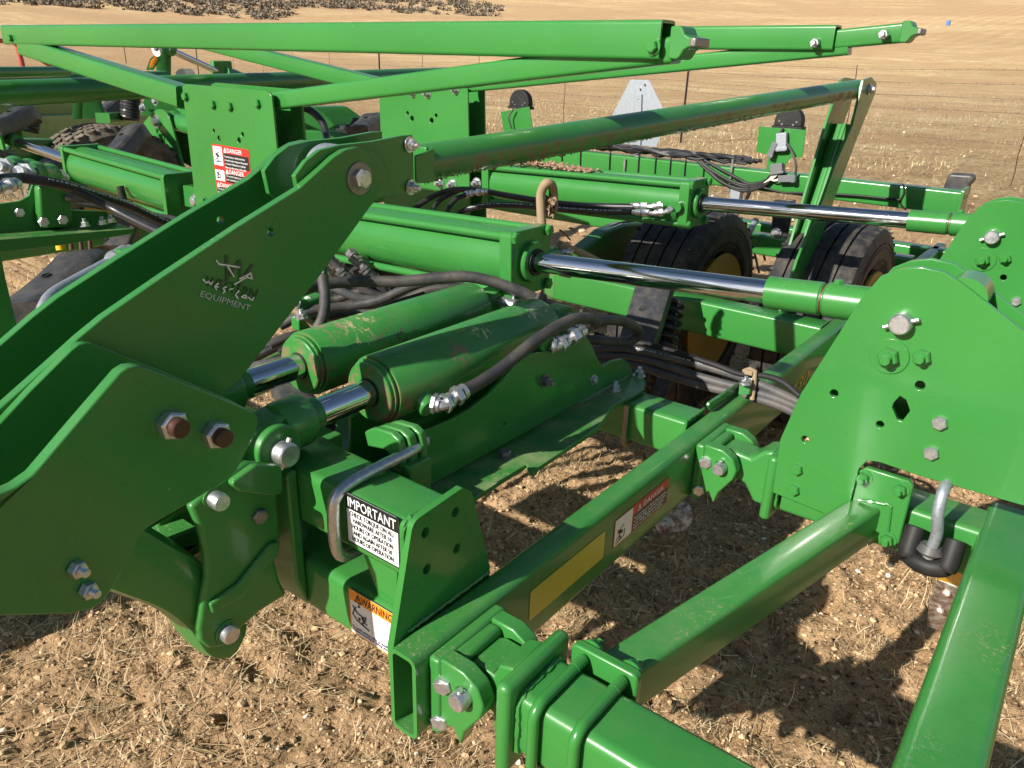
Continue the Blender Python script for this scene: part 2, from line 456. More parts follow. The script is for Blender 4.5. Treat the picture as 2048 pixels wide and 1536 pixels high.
g.set(Base_Color=c, Roughness=1.0, Specular_IOR_Level=.1); g.bump(d, .8, .15)
NB('straw').set(Base_Color=(.44, .33, .18), Roughness=.8)
g = NB('straw'); oi = g.n('ShaderNodeNewGeometry'); g.set(Base_Color=g.ramp(oi.outputs['Random Per Island'], [(0, (.16, .10, .05)), (.3, (.40, .27, .14)), (.65, (.62, .45, .25)), (1, (.80, .64, .40))]), Roughness=.75)
g = NB('grass_dry'); oi = g.n('ShaderNodeNewGeometry'); g.set(Base_Color=g.ramp(oi.outputs['Random Per Island'], [(0, (.46, .33, .17)), (.5, (.72, .54, .30)), (1, (.86, .70, .43))]), Roughness=.8)
g = NB('grass_grey'); oi = g.n('ShaderNodeNewGeometry'); g.set(Base_Color=g.ramp(oi.outputs['Random Per Island'], [(0, (.13, .13, .09)), (.5, (.24, .22, .15)), (1, (.36, .31, .20))]), Roughness=.8)
g = NB('pebble'); oi = g.n('ShaderNodeNewGeometry'); g.set(Base_Color=g.ramp(oi.outputs['Random Per Island'], [(0, (.26, .17, .10)), (.4, (.48, .33, .19)), (.75, (.62, .46, .28)), (.93, (.70, .58, .42)), (1, (.78, .74, .66))]), Roughness=.85)
g = NB('clod'); g.set(Base_Color=g.mix(g.ramp(g.noise(70, 7, .7), [(.4, 0.0), (.6, 1.0)]), (.20, .125, .075), (.36, .235, .145)), Roughness=.95); g.bump(g.noise(180, 7, .7), .8, .003)
g = NB('bush'); oi = g.n('ShaderNodeNewGeometry'); g.set(Base_Color=g.ramp(oi.outputs['Random Per Island'], [(0, (.07, .07, .045)), (.5, (.16, .13, .09)), (.8, (.25, .19, .14)), (1, (.34, .26, .19))]), Roughness=.9)
NB('hill').set(Base_Color=(.30, .20, .12), Roughness=1.0)
g = NB('pond'); g.set(Base_Color=(.11, .10, .06), Roughness=.25)

g = NB('crumb'); oi = g.n('ShaderNodeNewGeometry'); g.set(Base_Color=g.ramp(oi.outputs['Random Per Island'], [(0, (.20, .12, .06)), (.4, (.44, .29, .155)), (1, (.66, .47, .27))]), Roughness=.95)
# ------------------------------------------------------------------ ground
def vnoise(x, y, seed=0, oct=4, f=1.0, pers=.5):
    x = np.asarray(x, float); y = np.asarray(y, float); r = np.zeros(x.shape); a = 1.0; t = 0
    for o in range(oct):
        X = x*f+seed*17.3+o*31.7; Y = y*f+seed*9.1+o*11.9
        xi = np.floor(X).astype(np.int64); yi = np.floor(Y).astype(np.int64); fx = X-xi; fy = Y-yi
        fx = fx*fx*(3-2*fx); fy = fy*fy*(3-2*fy)
        def hsh(i, j):
            n = (i*374761393+j*668265263+seed*1274126177+o*7919) & 0x7fffffff
            n = ((n ^ (n >> 13))*1274126177) & 0x7fffffff
            return ((n ^ (n >> 16)) & 0xffff)/65535.0
        v = (hsh(xi, yi)*(1-fx)+hsh(xi+1, yi)*fx)*(1-fy)+(hsh(xi, yi+1)*(1-fx)+hsh(xi+1, yi+1)*fx)*fy
        r += a*v; t += a; a *= pers; f *= 2.03
    return r/t
def ground_z(x, y):
    x = np.asarray(x, float); y = np.asarray(y, float)
    r = np.hypot(x, y)
    # the field rises gently away from the machine
    far = np.where(r > 28, .030*(r-28)**2/(r-28+45), 0)+np.where(r > 120, .075*(r-120)**2/(r-120+90), 0)
    far = far+np.where(r > 30, (vnoise(x, y, 5, 3, .02)-.5)*np.clip((r-30)*.02, 0, 4), 0)
    # earth bank of the stock dam at the far left
    ang = np.degrees(np.arctan2(-x, y))
    bank = np.exp(-((r-118)/7)**2)*np.clip((ang-50)/5, 0, 1)*1.5
    near = (vnoise(x, y, 1, 3, 1.3)-.5)*.05+(vnoise(x, y, 2, 4, 9)-.5)*.040+(vnoise(x, y, 3, 3, 30)-.5)*.034+np.minimum(0, vnoise(x, y, 6, 2, 14)-.36)*.10
    tuss = (vnoise(x, y, 4, 3, .8)-.5)*.12*np.clip((r-9)/6, 0, 1)
    return near*np.clip(1.4-r/40, .15, 1)+tuss+far+bank
def axis(lo, hi, d, far, grow=1.10):
    c = list(np.arange(lo, hi+1e-6, d)); s = d; a = [lo]
    while a[-1] > -far: s *= grow; a.append(a[-1]-s)
    s = d; b = [hi]
    while b[-1] < far: s *= grow; b.append(b[-1]+s)
    return np.array(a[:0:-1]+c+b[1:])
gx = axis(-3.9, 1.0, .0125, 900); gy = axis(.1, 4.6, .0125, 900)
GX, GY = np.meshgrid(gx, gy); GZ = ground_z(GX, GY)
nv = GX.size; nx, ny = len(gx), len(gy)
co = np.stack([GX.ravel(), GY.ravel(), GZ.ravel()], 1)
i = np.arange(nv).reshape(ny, nx)
fa = np.stack([i[:-1, :-1].ravel(), i[:-1, 1:].ravel(), i[1:, 1:].ravel(), i[1:, :-1].ravel()], 1)
def mesh_np(name, co, fa, mat, smooth=True, kind=None, parent=None):
    me = bpy.data.meshes.new(name); k = fa.shape[1]; n = len(fa)
    me.vertices.add(len(co)); me.vertices.foreach_set('co', np.ascontiguousarray(co, dtype=np.float32).ravel())
    me.loops.add(n*k); me.loops.foreach_set('vertex_index', fa.astype(np.int32).ravel())
    me.polygons.add(n); me.polygons.foreach_set('loop_start', (np.arange(n)*k).astype(np.int32))
    me.polygons.foreach_set('use_smooth', np.full(n, smooth))
    me.update(calc_edges=True); me.materials.append(MAT[mat])
    o = bpy.data.objects.new(name, me); COL.objects.link(o)
    if kind: o['kind'] = kind
    if parent: o.parent = parent
    return o
# one material: bare soil under the machine, dry stubble field beyond
g = NB('ground'); w = g.world()
n1 = g.noise(.9, 5, .6); n2 = g.noise(9, 8, .7); n3 = g.noise(60, 8, .75); n4 = g.noise(260, 4, .7)
c = g.mix(g.ramp(n2, [(.35, 0.0), (.65, 1.0)]), (.40, .245, .122), (.74, .49, .265))
c = g.mix(g.ramp(n1, [(.4, 0.0), (.62, .8)]), c, (.60, .385, .20))
c = g.mix(g.ramp(n3, [(.38, .95), (.50, 0.0)]), c, (.085, .052, .03))
c = g.mix(g.ramp(n4, [(.60, 0.0), (.70, .7)]), c, (.74, .58, .38))
a = g.noise(.05, 5, .6); b = g.noise(.32, 9, .72); b3 = g.noise(1.6, 8, .75); d = g.noise(8, 8, .8); e = g.noise(.016, 4, .6)
f = g.mix(g.ramp(a, [(.38, 0.0), (.62, 1.0)]), (.74, .50, .265), (.68, .49, .24))
f = g.mix(g.ramp(b, [(.50, 0.0), (.62, .9)]), f, (.88, .68, .38))
f = g.mix(g.ramp(b, [(.36, .9), (.46, 0.0)]), f, (.55, .36, .175))
f = g.mix(g.ramp(b3, [(.36, .75), (.46, 0.0)]), f, (.36, .25, .14))
f = g.mix(g.ramp(b3, [(.54, 0.0), (.64, .6)]), f, (.90, .72, .42))
f = g.mix(g.ramp(e, [(.46, 0.0), (.54, .6)]), f, (.50, .315, .165))
band = g.noise(.11, 6, .6, g.scale(w, (.35, 1.6, 1)))
f = g.mix(g.ramp(band, [(.46, 0.0), (.54, .55)]), f, (.58, .355, .18))
f = g.mix(g.ramp(d, [(.38, .85), (.5, 0.0)]), f, (.24, .165, .09))
f = g.mix(g.ramp(d, [(.56, 0.0), (.68, .6)]), f, (.90, .74, .45))
ln = g.n('ShaderNodeVectorMath', operation='LENGTH'); g.inp(ln, 0, w)
mr = g.n('ShaderNodeMapRange'); g.inp(mr, 'Value', ln.outputs['Value']); mr.inputs['From Min'].default_value = 5.5; mr.inputs['From Max'].default_value = 10
far_f = mr.outputs[0]
# ploughed contour lines on the rise
wv = g.n('ShaderNodeTexWave', wave_type='BANDS', bands_direction='X'); g.inp(wv, 'Vector', g.scale(w, (1, -.25, 0))); wv.inputs['Scale'].default_value = .07; wv.inputs['Distortion'].default_value = 2.5; wv.inputs['Detail'].default_value = 3
mr2 = g.n('ShaderNodeMapRange'); g.inp(mr2, 'Value', ln.outputs['Value']); mr2.inputs['From Min'].default_value = 170; mr2.inputs['From Max'].default_value = 190
pl = g.math('MULTIPLY', g.math('MULTIPLY', wv.outputs['Fac'], mr2.outputs[0]), .16)
f = g.mix(pl, f, (.26, .165, .09))
col = g.mix(far_f, c, f)
h = g.math('ADD', g.math('MULTIPLY', n2, .5), g.math('ADD', g.math('MULTIPLY', n3, .35), g.math('MULTIPLY', n4, .15)))
bb = g.bump(h, 1.0, .04)
g.bump(d, g.math('MULTIPLY', far_f, .9), .10, bb) if False else None
b2 = g.n('ShaderNodeBump'); g.inp(b2, 'Height', d); g.inp(b2, 'Strength', far_f); b2.inputs['Distance'].default_value = .12; g.t.links.new(bb, b2.inputs['Normal']); g.t.links.new(b2.outputs[0], g.b.inputs['Normal'])
g.set(Base_Color=col, Roughness=.95, Specular_IOR_Level=.15)
mesh_np('ground', co, fa, 'ground', True, 'structure')

def scatter(n, box, dens=None):
    x = rng.uniform(box[0], box[1], n); y = rng.uniform(box[2], box[3], n)
    if dens is not None:
        k = rng.random(n) < dens(x, y); x, y = x[k], y[k]
    return x, y
def in_view(x, y, m=.25):
    """keep what the picture, or a step to its side, could see"""
    d = np.stack([x, y, np.full(x.shape, -H)], 1)
    c = d@np.array(CF); u = d@np.array(CR)/c*FPX; v = -(d@np.array(CU))/c*FPX
    return (c > .1) & (np.abs(u) < 1024*(1+m)) & (v < 768*(1+m))
def blades(name, x, y, L, lean, wid, mat, base=0.0, curl=.5, kind='stuff', parent=None):
    """dry stems and blades: bent ribbons of three segments"""
    n = len(x); z = ground_z(x, y)+base
    az = rng.uniform(0, 2*np.pi, n); el = np.clip(lean, 0.02, 1.5)
    p = np.stack([x, y, z], 1); co = np.zeros((n, 8, 3)); seg = L/3
    sd = np.stack([-np.sin(az), np.cos(az), np.zeros(n)], 1)*(wid/2)[:, None]
    cu = rng.normal(0, curl, n); taz = rng.normal(0, curl, n)
    for k in range(4):
        ww = sd*(1-.28*k)
        co[:, 2*k] = p-ww; co[:, 2*k+1] = p+ww
        e = el-cu*k*.5; a2 = az+taz*k*.5
        p = p+np.stack([np.cos(a2)*np.cos(e), np.sin(a2)*np.cos(e), np.sin(e)], 1)*seg[:, None]
        p[:, 2] = np.maximum(p[:, 2], z-.004)
    i0 = (np.arange(n)*8)[:, None]
    f = np.concatenate([i0+np.array([0, 1, 3, 2]), i0+np.array([2, 3, 5, 4]), i0+np.array([4, 5, 7, 6])], 0)
    return mesh_np(name, co.reshape(-1, 3), f, mat, False, kind)
def clumpy(n, box, nc, sp, extra=None):
    cx = rng.uniform(box[0], box[1], nc); cy = rng.uniform(box[2], box[3], nc)
    k = rng.integers(0, nc, n); r = np.abs(rng.normal(0, sp, n)); a = rng.uniform(0, 2*np.pi, n)
    return cx[k]+r*np.cos(a), cy[k]+r*np.sin(a)
# loose straw lying on the soil
NB_ = (-3.6, .9, .15, 4.6)
dn = lambda x, y: np.clip((vnoise(x, y, 8, 3, 2.4)-.40)*4.2, .07, 1)
x, y = scatter(52000, NB_, dn); k = in_view(x, y); x, y = x[k], y[k]; n = len(x)
L = rng.gamma(3, .013, n)+.012
blades('straw_litter', x, y, L, rng.normal(.06, .14, n), rng.uniform(.0015, .0032, n), 'straw', .004, .6)
x, y = scatter(6500, NB_, dn); k = in_view(x, y); x, y = x[k], y[k]; n = len(x)
blades('dry_stems', x, y, rng.uniform(.06, .2, n), rng.normal(.10, .12, n), rng.uniform(.0018, .0034, n), 'straw', .006, .45)
# tangled clumps of dead grass
x, y = clumpy(46000, NB_, 300, .085); k = in_view(x, y) & (x > -3.8); x, y = x[k], y[k]; n = len(x)
blades('dead_grass_clumps', x, y, rng.uniform(.02, .075, n), rng.uniform(.0, .7, n), rng.uniform(.0013, .0026, n), 'straw', .0, 1.1)
for gc, lab in (((1905, 1175), 0), ((1800, 1120), 0), ((345, 1270), 0), ((2020, 1300), 0)):
    c0 = on(gc[0], gc[1], 'z', -H); n = 260
    r_ = np.abs(rng.normal(0, .06, n)); a_ = rng.uniform(0, 6.28, n)
    blades('grass_tuft', c0.x+r_*np.cos(a_), c0.y+r_*np.sin(a_), rng.uniform(.04, .15, n), rng.uniform(.1, 1.2, n), rng.uniform(.0013, .0026, n), 'straw', 0, .8)
# pebbles and crumbs of earth
def stones(name, x, y, s, mat, flat=.62):
    n = len(x); z = ground_z(x, y)
    t = (1+5**.5)/2
    iv = np.array([(-1, t, 0), (1, t, 0), (-1, -t, 0), (1, -t, 0), (0, -1, t), (0, 1, t), (0, -1, -t), (0, 1, -t), (t, 0, -1), (t, 0, 1), (-t, 0, -1), (-t, 0, 1)], float)/1.9
    it = np.array([(0, 11, 5), (0, 5, 1), (0, 1, 7), (0, 7, 10), (0, 10, 11), (1, 5, 9), (5, 11, 4), (11, 10, 2), (10, 7, 6), (7, 1, 8), (3, 9, 4), (3, 4, 2), (3, 2, 6), (3, 6, 8), (3, 8, 9), (4, 9, 5), (2, 4, 11), (6, 2, 10), (8, 6, 7), (9, 8, 1)])
    P = iv[None]*(1+rng.normal(0, .16, (n, 12, 1)))
    P = P*np.stack([rng.uniform(.7, 1.2, n), rng.uniform(.7, 1.2, n), rng.uniform(flat*.6, flat*1.2, n)], 1)[:, None, :]
    a = rng.uniform(0, 6.28, n); c_, s_ = np.cos(a)[:, None], np.sin(a)[:, None]
    X = P[..., 0]*c_-P[..., 1]*s_; Y = P[..., 0]*s_+P[..., 1]*c_
    P = np.stack([X, Y, P[..., 2]], -1)*s[:, None, None]
    P[..., 0] += x[:, None]; P[..., 1] += y[:, None]; P[..., 2] += (z+s*.18)[:, None]
    f = (np.arange(n)*12)[:, None, None]+it[None]
    return mesh_np(name, P.reshape(-1, 3), f.reshape(-1, 3), mat, False, 'stuff')
dp = lambda x, y: np.clip((vnoise(x, y, 12, 3, 1.1)-.3)*2.5, .1, 1)
x, y = scatter(30000, NB_, dp); k = in_view(x, y); x, y = x[k], y[k]
stones('pebbles', x, y, np.clip(rng.gamma(1.6, .0014, len(x))+.0012, 0, .013), 'pebble')
x, y = scatter(60000, NB_); k = in_view(x, y); x, y = x[k], y[k]
stones('soil_crumbs', x, y, np.clip(rng.gamma(2.0, .0014, len(x))+.001, 0, .010), 'crumb', .7)
# field beyond the fence
def fieldpts(n, r0, r1, pw=1.6):
    r = r0+(r1-r0)*rng.random(n)**pw; a = rng.uniform(math.radians(-10), math.radians(78), n)
    return -r*np.sin(a), r*np.cos(a)
x, y = fieldpts(42000, 4.5, 34)
k = vnoise(x, y, 21, 4, .45) > .46; x, y = x[k], y[k]; n = len(x); r = np.hypot(x, y)
blades('dry_field_grass', x, y, rng.uniform(.02, .08, n)*(1+r/40), rng.uniform(.0, 1.2, n), rng.uniform(.002, .004, n)*(1+r/18), 'grass_dry', 0, .5)
x, y = fieldpts(24000, 9, 60)
k = vnoise(x, y, 33, 3, .16) > .60; x, y = x[k], y[k]; n = len(x); r = np.hypot(x, y)
blades('grey_field_weeds', x, y, rng.uniform(.06, .2, n), rng.uniform(.5, 1.5, n), rng.uniform(.006, .012, n)*(1+r/30), 'grass_grey', 0, .4)
x, y = fieldpts(34000, 14, 75)
k = vnoise(x, y, 41, 3, .12) > .55; x, y = x[k], y[k]; n = len(x); r = np.hypot(x, y)
blades('tall_yellow_grass', x, y, rng.uniform(.05, .13, n), rng.uniform(.2, 1.3, n), rng.uniform(.003, .006, n)*(1+r/25), 'grass_dry', 0, .8)
x, y = fieldpts(3000, 6, 40); 
stones('field_stones', x, y, np.clip(rng.gamma(2.0, .006, len(x))+.004, 0, .04), 'pebble')
# scrub along the top of the rise
n = 900; ang = np.radians(38+40*rng.random(n)**.8); rr = rng.uniform(235, 330, n)
rr = np.where(np.degrees(ang) < 52, rr+60, rr)
n2_ = 0; ang = np.concatenate([ang, np.radians(rng.uniform(14, 52, n2_))]); rr = np.concatenate([rr, rng.uniform(240, 330, n2_)]); n = n+n2_
bx, by = -rr*np.sin(ang), rr*np.cos(ang); bz = ground_z(bx, by)
m = 44; bs = rng.uniform(.8, 3.0, n)*np.where(np.arange(n) < 900, 1, .6)
P = rng.normal(0, .42, (n, m, 3))*bs[:, None, None]; P[..., 2] = np.abs(P[..., 2])*.8
c0 = np.stack([bx, by, bz], 1)[:, None]+P
q = rng.normal(0, 1, (n, m, 2, 3)); q /= np.linalg.norm(q, axis=-1, keepdims=True); q *= .42
C4 = np.stack([c0-q[:, :, 0], c0-q[:, :, 1], c0+q[:, :, 0], c0+q[:, :, 1]], 2).reshape(-1, 3)
mesh_np('scrub_thicket', C4, np.arange(len(C4)).reshape(-1, 4), 'bush', False, 'stuff')
# ------------------------------------------------------------------ text and printed decals
def text(parent, s, p, xd, yd, size, mat, name='lettering', width=None, align='LEFT', lines=1.0, shear=0, extrude=0.00025, squash=1.0):
    """flat lettering standing at p, running along xd, upright along yd"""
    cu = bpy.data.curves.new(name, 'FONT'); cu.body = s; cu.size = size; cu.align_x = align; cu.space_line = lines; cu.shear = shear
    cu.extrude = extrude; cu.resolution_u = 2
    t = bpy.data.objects.new('tmp', cu); COL.objects.link(t)
    dg = bpy.context.evaluated_depsgraph_get(); me = bpy.data.meshes.new_from_object(t.evaluated_get(dg))
    bpy.data.objects.remove(t); bpy.data.curves.remove(cu)
    co = np.zeros(len(me.vertices)*3); me.vertices.foreach_get('co', co); co = co.reshape(-1, 3)
    if not len(co): return None
    sc = squash
    if width: sc = width/max(1e-6, co[:, 0].max()-co[:, 0].min())
    xd = Vector(xd).normalized(); yd = Vector(yd); yd = (yd-xd*yd.dot(xd)*0).normalized(); zd = xd.cross(yd).normalized()
    A = np.array([list(xd), list(yd), list(zd)]); base = wloc(parent)
    W_ = co*np.array([sc, 1, 1])@A+np.array(list(Vector(p)-base))
    me.vertices.foreach_set('co', W_.ravel()); me.update(); me.materials.clear(); me.materials.append(MAT[mat])
    me.name = name
    o = bpy.data.objects.new(name, me); COL.objects.link(o); o.parent = parent
    return o
def quad(parent, name, p, xd, yd, w, h, mat, lift=.0006, th=.0005, rnd=0):
    """thin printed film: lower left corner p"""
    xd = Vector(xd).normalized(); yd = Vector(yd).normalized(); zd = xd.cross(yd).normalized(); p = Vector(p)+zd*lift
    P = [p, p+xd*w, p+xd*w+yd*h, p+yd*h]
    if rnd: P = round_poly(P, rnd, 3)
    return MB().prism(P, zd*th).build(name, mat, parent)
def figure(parent, p, xd, yd, s, strokes, w=.0022, mat='decal_black', name='pictogram'):
    """little drawing made of strokes; coordinates 0..1 scaled by s"""
    xd = Vector(xd).normalized(); yd = Vector(yd).normalized(); zd = xd.cross(yd).normalized(); m = MB()
    for st in strokes:
        if len(st) == 3 and not isinstance(st[0], tuple):     # disc
            c = Vector(p)+xd*(st[0]*s)+yd*(st[1]*s)
            m.prism([c+xd*(st[2]*s*math.cos(a*math.pi/5))+yd*(st[2]*s*math.sin(a*math.pi/5)) for a in range(10)], zd*.0003)
            continue
        for a, b in zip(st, st[1:]):
            A = Vector(p)+xd*(a[0]*s)+yd*(a[1]*s); B = Vector(p)+xd*(b[0]*s)+yd*(b[1]*s)
            d = (B-A); L = d.length
            if L < 1e-6: continue
            d.normalize(); q = zd.cross(d)*(w/2); e = d*(w*.3)
            m.prism([A-q-e, B-q+e, B+q+e, A+q-e], zd*.0003)
    return m.build(name, mat, parent)
RAKE = [[(.1, .10), (.9, .22)], [(.30, .70), (.80, .95)], [(.25, .80), (.70, .62)]]+[[(.28+.07*i, .78-.03*i), (.24+.07*i, .66-.03*i)] for i in range(7)]+[(.42, .50, .06), [(.42, .44), (.55, .30), (.62, .18)], [(.45, .42), (.25, .36), (.12, .26)], [(.52, .32), (.40, .20)], [(.88, .25), (.92, .60), (.86, .60)]]
LIFTP = [[(.05, .85), (.25, .62), (.60, .55), (.75, .62), (.72, .45), (.52, .50)], [(.22, .85), (.12, .70), (.02, .45), (.25, .25), (.9, .10)], (.38, .38, .07), (.55, .52, .05), [(.55, .47), (.62, .33), (.52, .25), (.66, .15)], [(.62, .38), (.78, .30)], [(.4, 1.05), (.36, .93), (.45, .96)]]

# ------------------------------------------------------------------ centre frame of the seeder
fr = thing('implement_frame', 'green box beam frame with IMPORTANT and WARNING decals, under the lift cylinders', 'machine frame', V(-.66, .60, -1.0))
XR0, XR1 = -.66, -.607                       # side rail: far and near faces
MB().rtube(V((XR0+XR1)/2, .603, -.855), V((XR0+XR1)/2, 4.4, -.855), XR1-XR0, .150, rad=.015, wall=.007, open0=True, seg=5).build('side_rail', 'green_dusty', fr)
MB().rtube(V(-1.62, .70, -.65), V(-.672, .70, -.65), .10, .10, rad=.013).build('upper_cross_tube', 'green', fr)
MB().rtube(V(-3.2, .70, -.82), V(-.672, .70, -.82), .10, .10, rad=.016).build('lower_cross_tube', 'green', fr)
MB().rtube(V(-3.35, 1.615, -.82), V(-.662, 1.615, -.82), .10, .10, rad=.012).build('middle_cross_tube', 'green', fr)
xl = on(1087, 560, 'y', 2.57).x
MB().rtube(V(xl, 2.62, -.845), V(-.662, 2.62, -.845), .10, .125, rad=.012).build('rear_cross_tube', 'green_clean', fr)
MB().rtube(V(xl-.012, 2.62, -.845), V(xl+.06, 2.62, -.845), .104, .129, rad=.02).build('rusty_tube_end', 'rust_end', fr, bevel=.006)
MB().rtube(V(-5.5, 3.9, -.82), V(-.662, 3.9, -.82), .10, .10, rad=.012).build('rear_cross_tube', 'green_clean', fr)
# end plate with four holes
EP = [(812, 1042), (922, 974), (944, 980), (981, 1135), (978, 1178), (862, 1296), (872, 1390), (862, 1470), (838, 1462), (784, 1400), (772, 1290)]
EP = [(826, 1044), (926, 975), (944, 984), (980, 1133), (978, 1175), (878, 1262), (850, 1300), (850, 1440), (836, 1458), (796, 1418), (786, 1300)]
plate('end_plate', EP, 'x', -.6602, -.0118, 'green', fr, [(911, 1024, .0085), (851, 1065, .0085), (914, 1097, .0085), (854, 1138, .0085)], bevel=.002, rnd={0: .02, 1: .008, 2: .012, 3: .02, 4: .03})
plate('gusset_plate', [(722, 1094), (735, 1090), (795, 1130), (788, 1290), (768, 1262), (752, 1180)], 'y', .663, .008, 'green', fr, rnd={5: .05})
# IMPORTANT decal on the near face of the upper tube
def corner(u, v, ax, val): return on(u, v, ax, val)
p0 = on(697, 1083, 'y', .65); p1 = on(798, 1128, 'y', .65); p1.z = p0.z
w_, h_ = .112, .086
dc = quad(fr, 'important_decal', p0+Vector((0, 0, .002)), (1, 0, 0), (0, 0, 1), w_, h_, 'decal_white', rnd=.006)
q0 = p0+Vector((0, -.0012, .002))
quad(dc, 'decal_heading', q0+Vector((0, 0, h_*.70)), (1, 0, 0), (0, 0, 1), w_, h_*.30, 'decal_black', lift=.0, th=.0003, rnd=.004)
fm = MB()
for a, b, c, d in ((0, 0, w_, .0022), (0, 0, .0018, h_), (w_-.0018, 0, .0018, h_)):
    fm.box(q0+Vector((a+c/2, 0, b+d/2)), c, .0004, d)
fm.build('decal_border', 'decal_black', dc)
text(dc, 'IMPORTANT', q0+Vector((.005, -.0007, h_*.755)), (1, 0, 0), (0, 0, 1), .0235, 'decal_white', width=w_*.90)
for i_, ln_ in enumerate(('CHECK TORQUE ON ALL', 'HARDWARE AFTER 10', 'HOURS OF OPERATION', 'AND AGAIN AFTER 50', 'HOURS OF OPERATION')):
    text(dc, ln_, q0+Vector((w_*.5, -.0007, h_*(.585-.125*i_))), (1, 0, 0), (0, 0, 1), .0112, 'decal_black', align='CENTER', squash=.74)
# WARNING decal on the lower tube
p0 = on(704, 1262, 'y', .65); w2, h2 = .105, .086
dw = quad(fr, 'warning_decal', p0, (1, 0, 0), (0, 0, 1), w2, h2, 'decal_white', rnd=.008)
q0 = p0+Vector((0, -.0012, 0))
quad(dw, 'decal_heading', q0+Vector((0, 0, h2*.76)), (1, 0, 0), (0, 0, 1), w2, h2*.24, 'decal_orange', lift=0, th=.0003, rnd=.005)
fm = MB()
for a, b, c, d in ((0, 0, w2, .002), (0, 0, .002, h2), (w2-.002, 0, .002, h2), (w2*.47, .02, .001, h2*.55)): fm.box(q0+Vector((a+c/2, 0, b+d/2)), c, .0004, d)
fm.build('decal_border', 'decal_orange', dw)
text(dw, 'WARNING', q0+Vector((.028, -.0007, h2*.80)), (1, 0, 0), (0, 0, 1), .020, 'decal_black', width=w2*.66)
figure(dw, q0+Vector((.014, -.0006, h2*.79)), (1, 0, 0), (0, 0, 1), .014, [[(0, 0), (.5, 1), (1, 0), (0, 0)], [(.5, .7), (.5, .3)]], .002)
figure(dw, q0+Vector((.006, -.0006, h2*.24)), (1, 0, 0), (0, 0, 1), .042, LIFTP, .0022)
text(dw, 'To avoid serious injury or death from\nmachine lowering or falling, stay clear', q0+Vector((.004, -.0007, h2*.15)), (1, 0, 0), (0, 0, 1), .0062, 'decal_purple', lines=.9)
# reflector strip and DANGER decal on the rail's outer face
fx = XR1
def on_rail(u, v): return on(u, v, 'x', fx)
A = on_rail(1062, 1229); B = on_rail(1208, 1112)
rp = [on_rail(*q) for q in ((1060, 1182), (1062, 1230), (1205, 1122), (1210, 1062))]
zt = (rp[0].z+rp[3].z)/2; zb = (rp[1].z+rp[2].z)/2
ya, yb = rp[0].y, rp[3].y
quad(fr, 'yellow_reflector', Vector((fx, ya, zb)), (0, 1, 0), (0, 0, 1), yb-ya, zt-zb, 'reflector', rnd=.006)
dp_ = [on_rail(*q) for q in ((1230, 1040), (1229, 1090), (1335, 1005), (1338, 955))]
zt = (dp_[0].z+dp_[3].z)/2; zb = (dp_[1].z+dp_[2].z)/2; y0, y1 = dp_[0].y, dp_[3].y; LW = y1-y0; LH = zt-zb
o0 = Vector((fx, y0, zb)); YD, ZD = (0, 1, 0), (0, 0, 1)
dd = quad(fr, 'danger_decal', o0, YD, ZD, LW, LH, 'decal_red', rnd=.003)
e0 = o0+Vector((.0012, 0, 0))
quad(dd, 'decal_panel', e0+Vector((0, .002, .002)), YD, ZD, LW*.30, LH-.004, 'decal_white', lift=0, th=.0003, rnd=.003)
quad(dd, 'decal_panel', e0+Vector((0, LW*.33, .002)), YD, ZD, LW*.66, LH*.60, 'decal_black', lift=0, th=.0003)
text(dd, 'DANGER', e0+Vector((.0007, LW*.50, LH*.70)), YD, ZD, LH*.26, 'decal_white', width=LW*.38)
figure(dd, e0+Vector((.0006, LW*.40, LH*.69)), YD, ZD, LH*.2, [[(0, 0), (.5, 1), (1, 0), (0, 0)], [(.5, .7), (.5, .3)]], .002, 'decal_white')
figure(dd, e0+Vector((.0006, LW*.02, LH*.05)), YD, ZD, LH*.62, RAKE, .0022)
text(dd, 'To avoid injury or death when unfolding\nor folding wings, stand clear of machine\nor be seated. Mechanical or hydraulic\nfailure can allow wings to fall rapidly.', e0+Vector((.0007, LW*.34, LH*.47)), YD, ZD, LH*.115, 'decal_white', lines=1.05, width=LW*.62)
# N430-style number near the far end of the rail
t0 = on(1578, 790, 'x', fx); text(fr, '430', t0+Vector((.001, 0, -.01)), YD, ZD, .062, 'yellow', name='number_lettering', shear=.25, width=.16)
# hose saddle block on the rail
plate('rail_lug', [(1418, 812), (1420, 806), (1478, 768), (1482, 770), (1482, 782), (1422, 822)], 'x', XR0+.012, -.008, 'green', fr)
for u, v in ((1420, 820),):
    pass
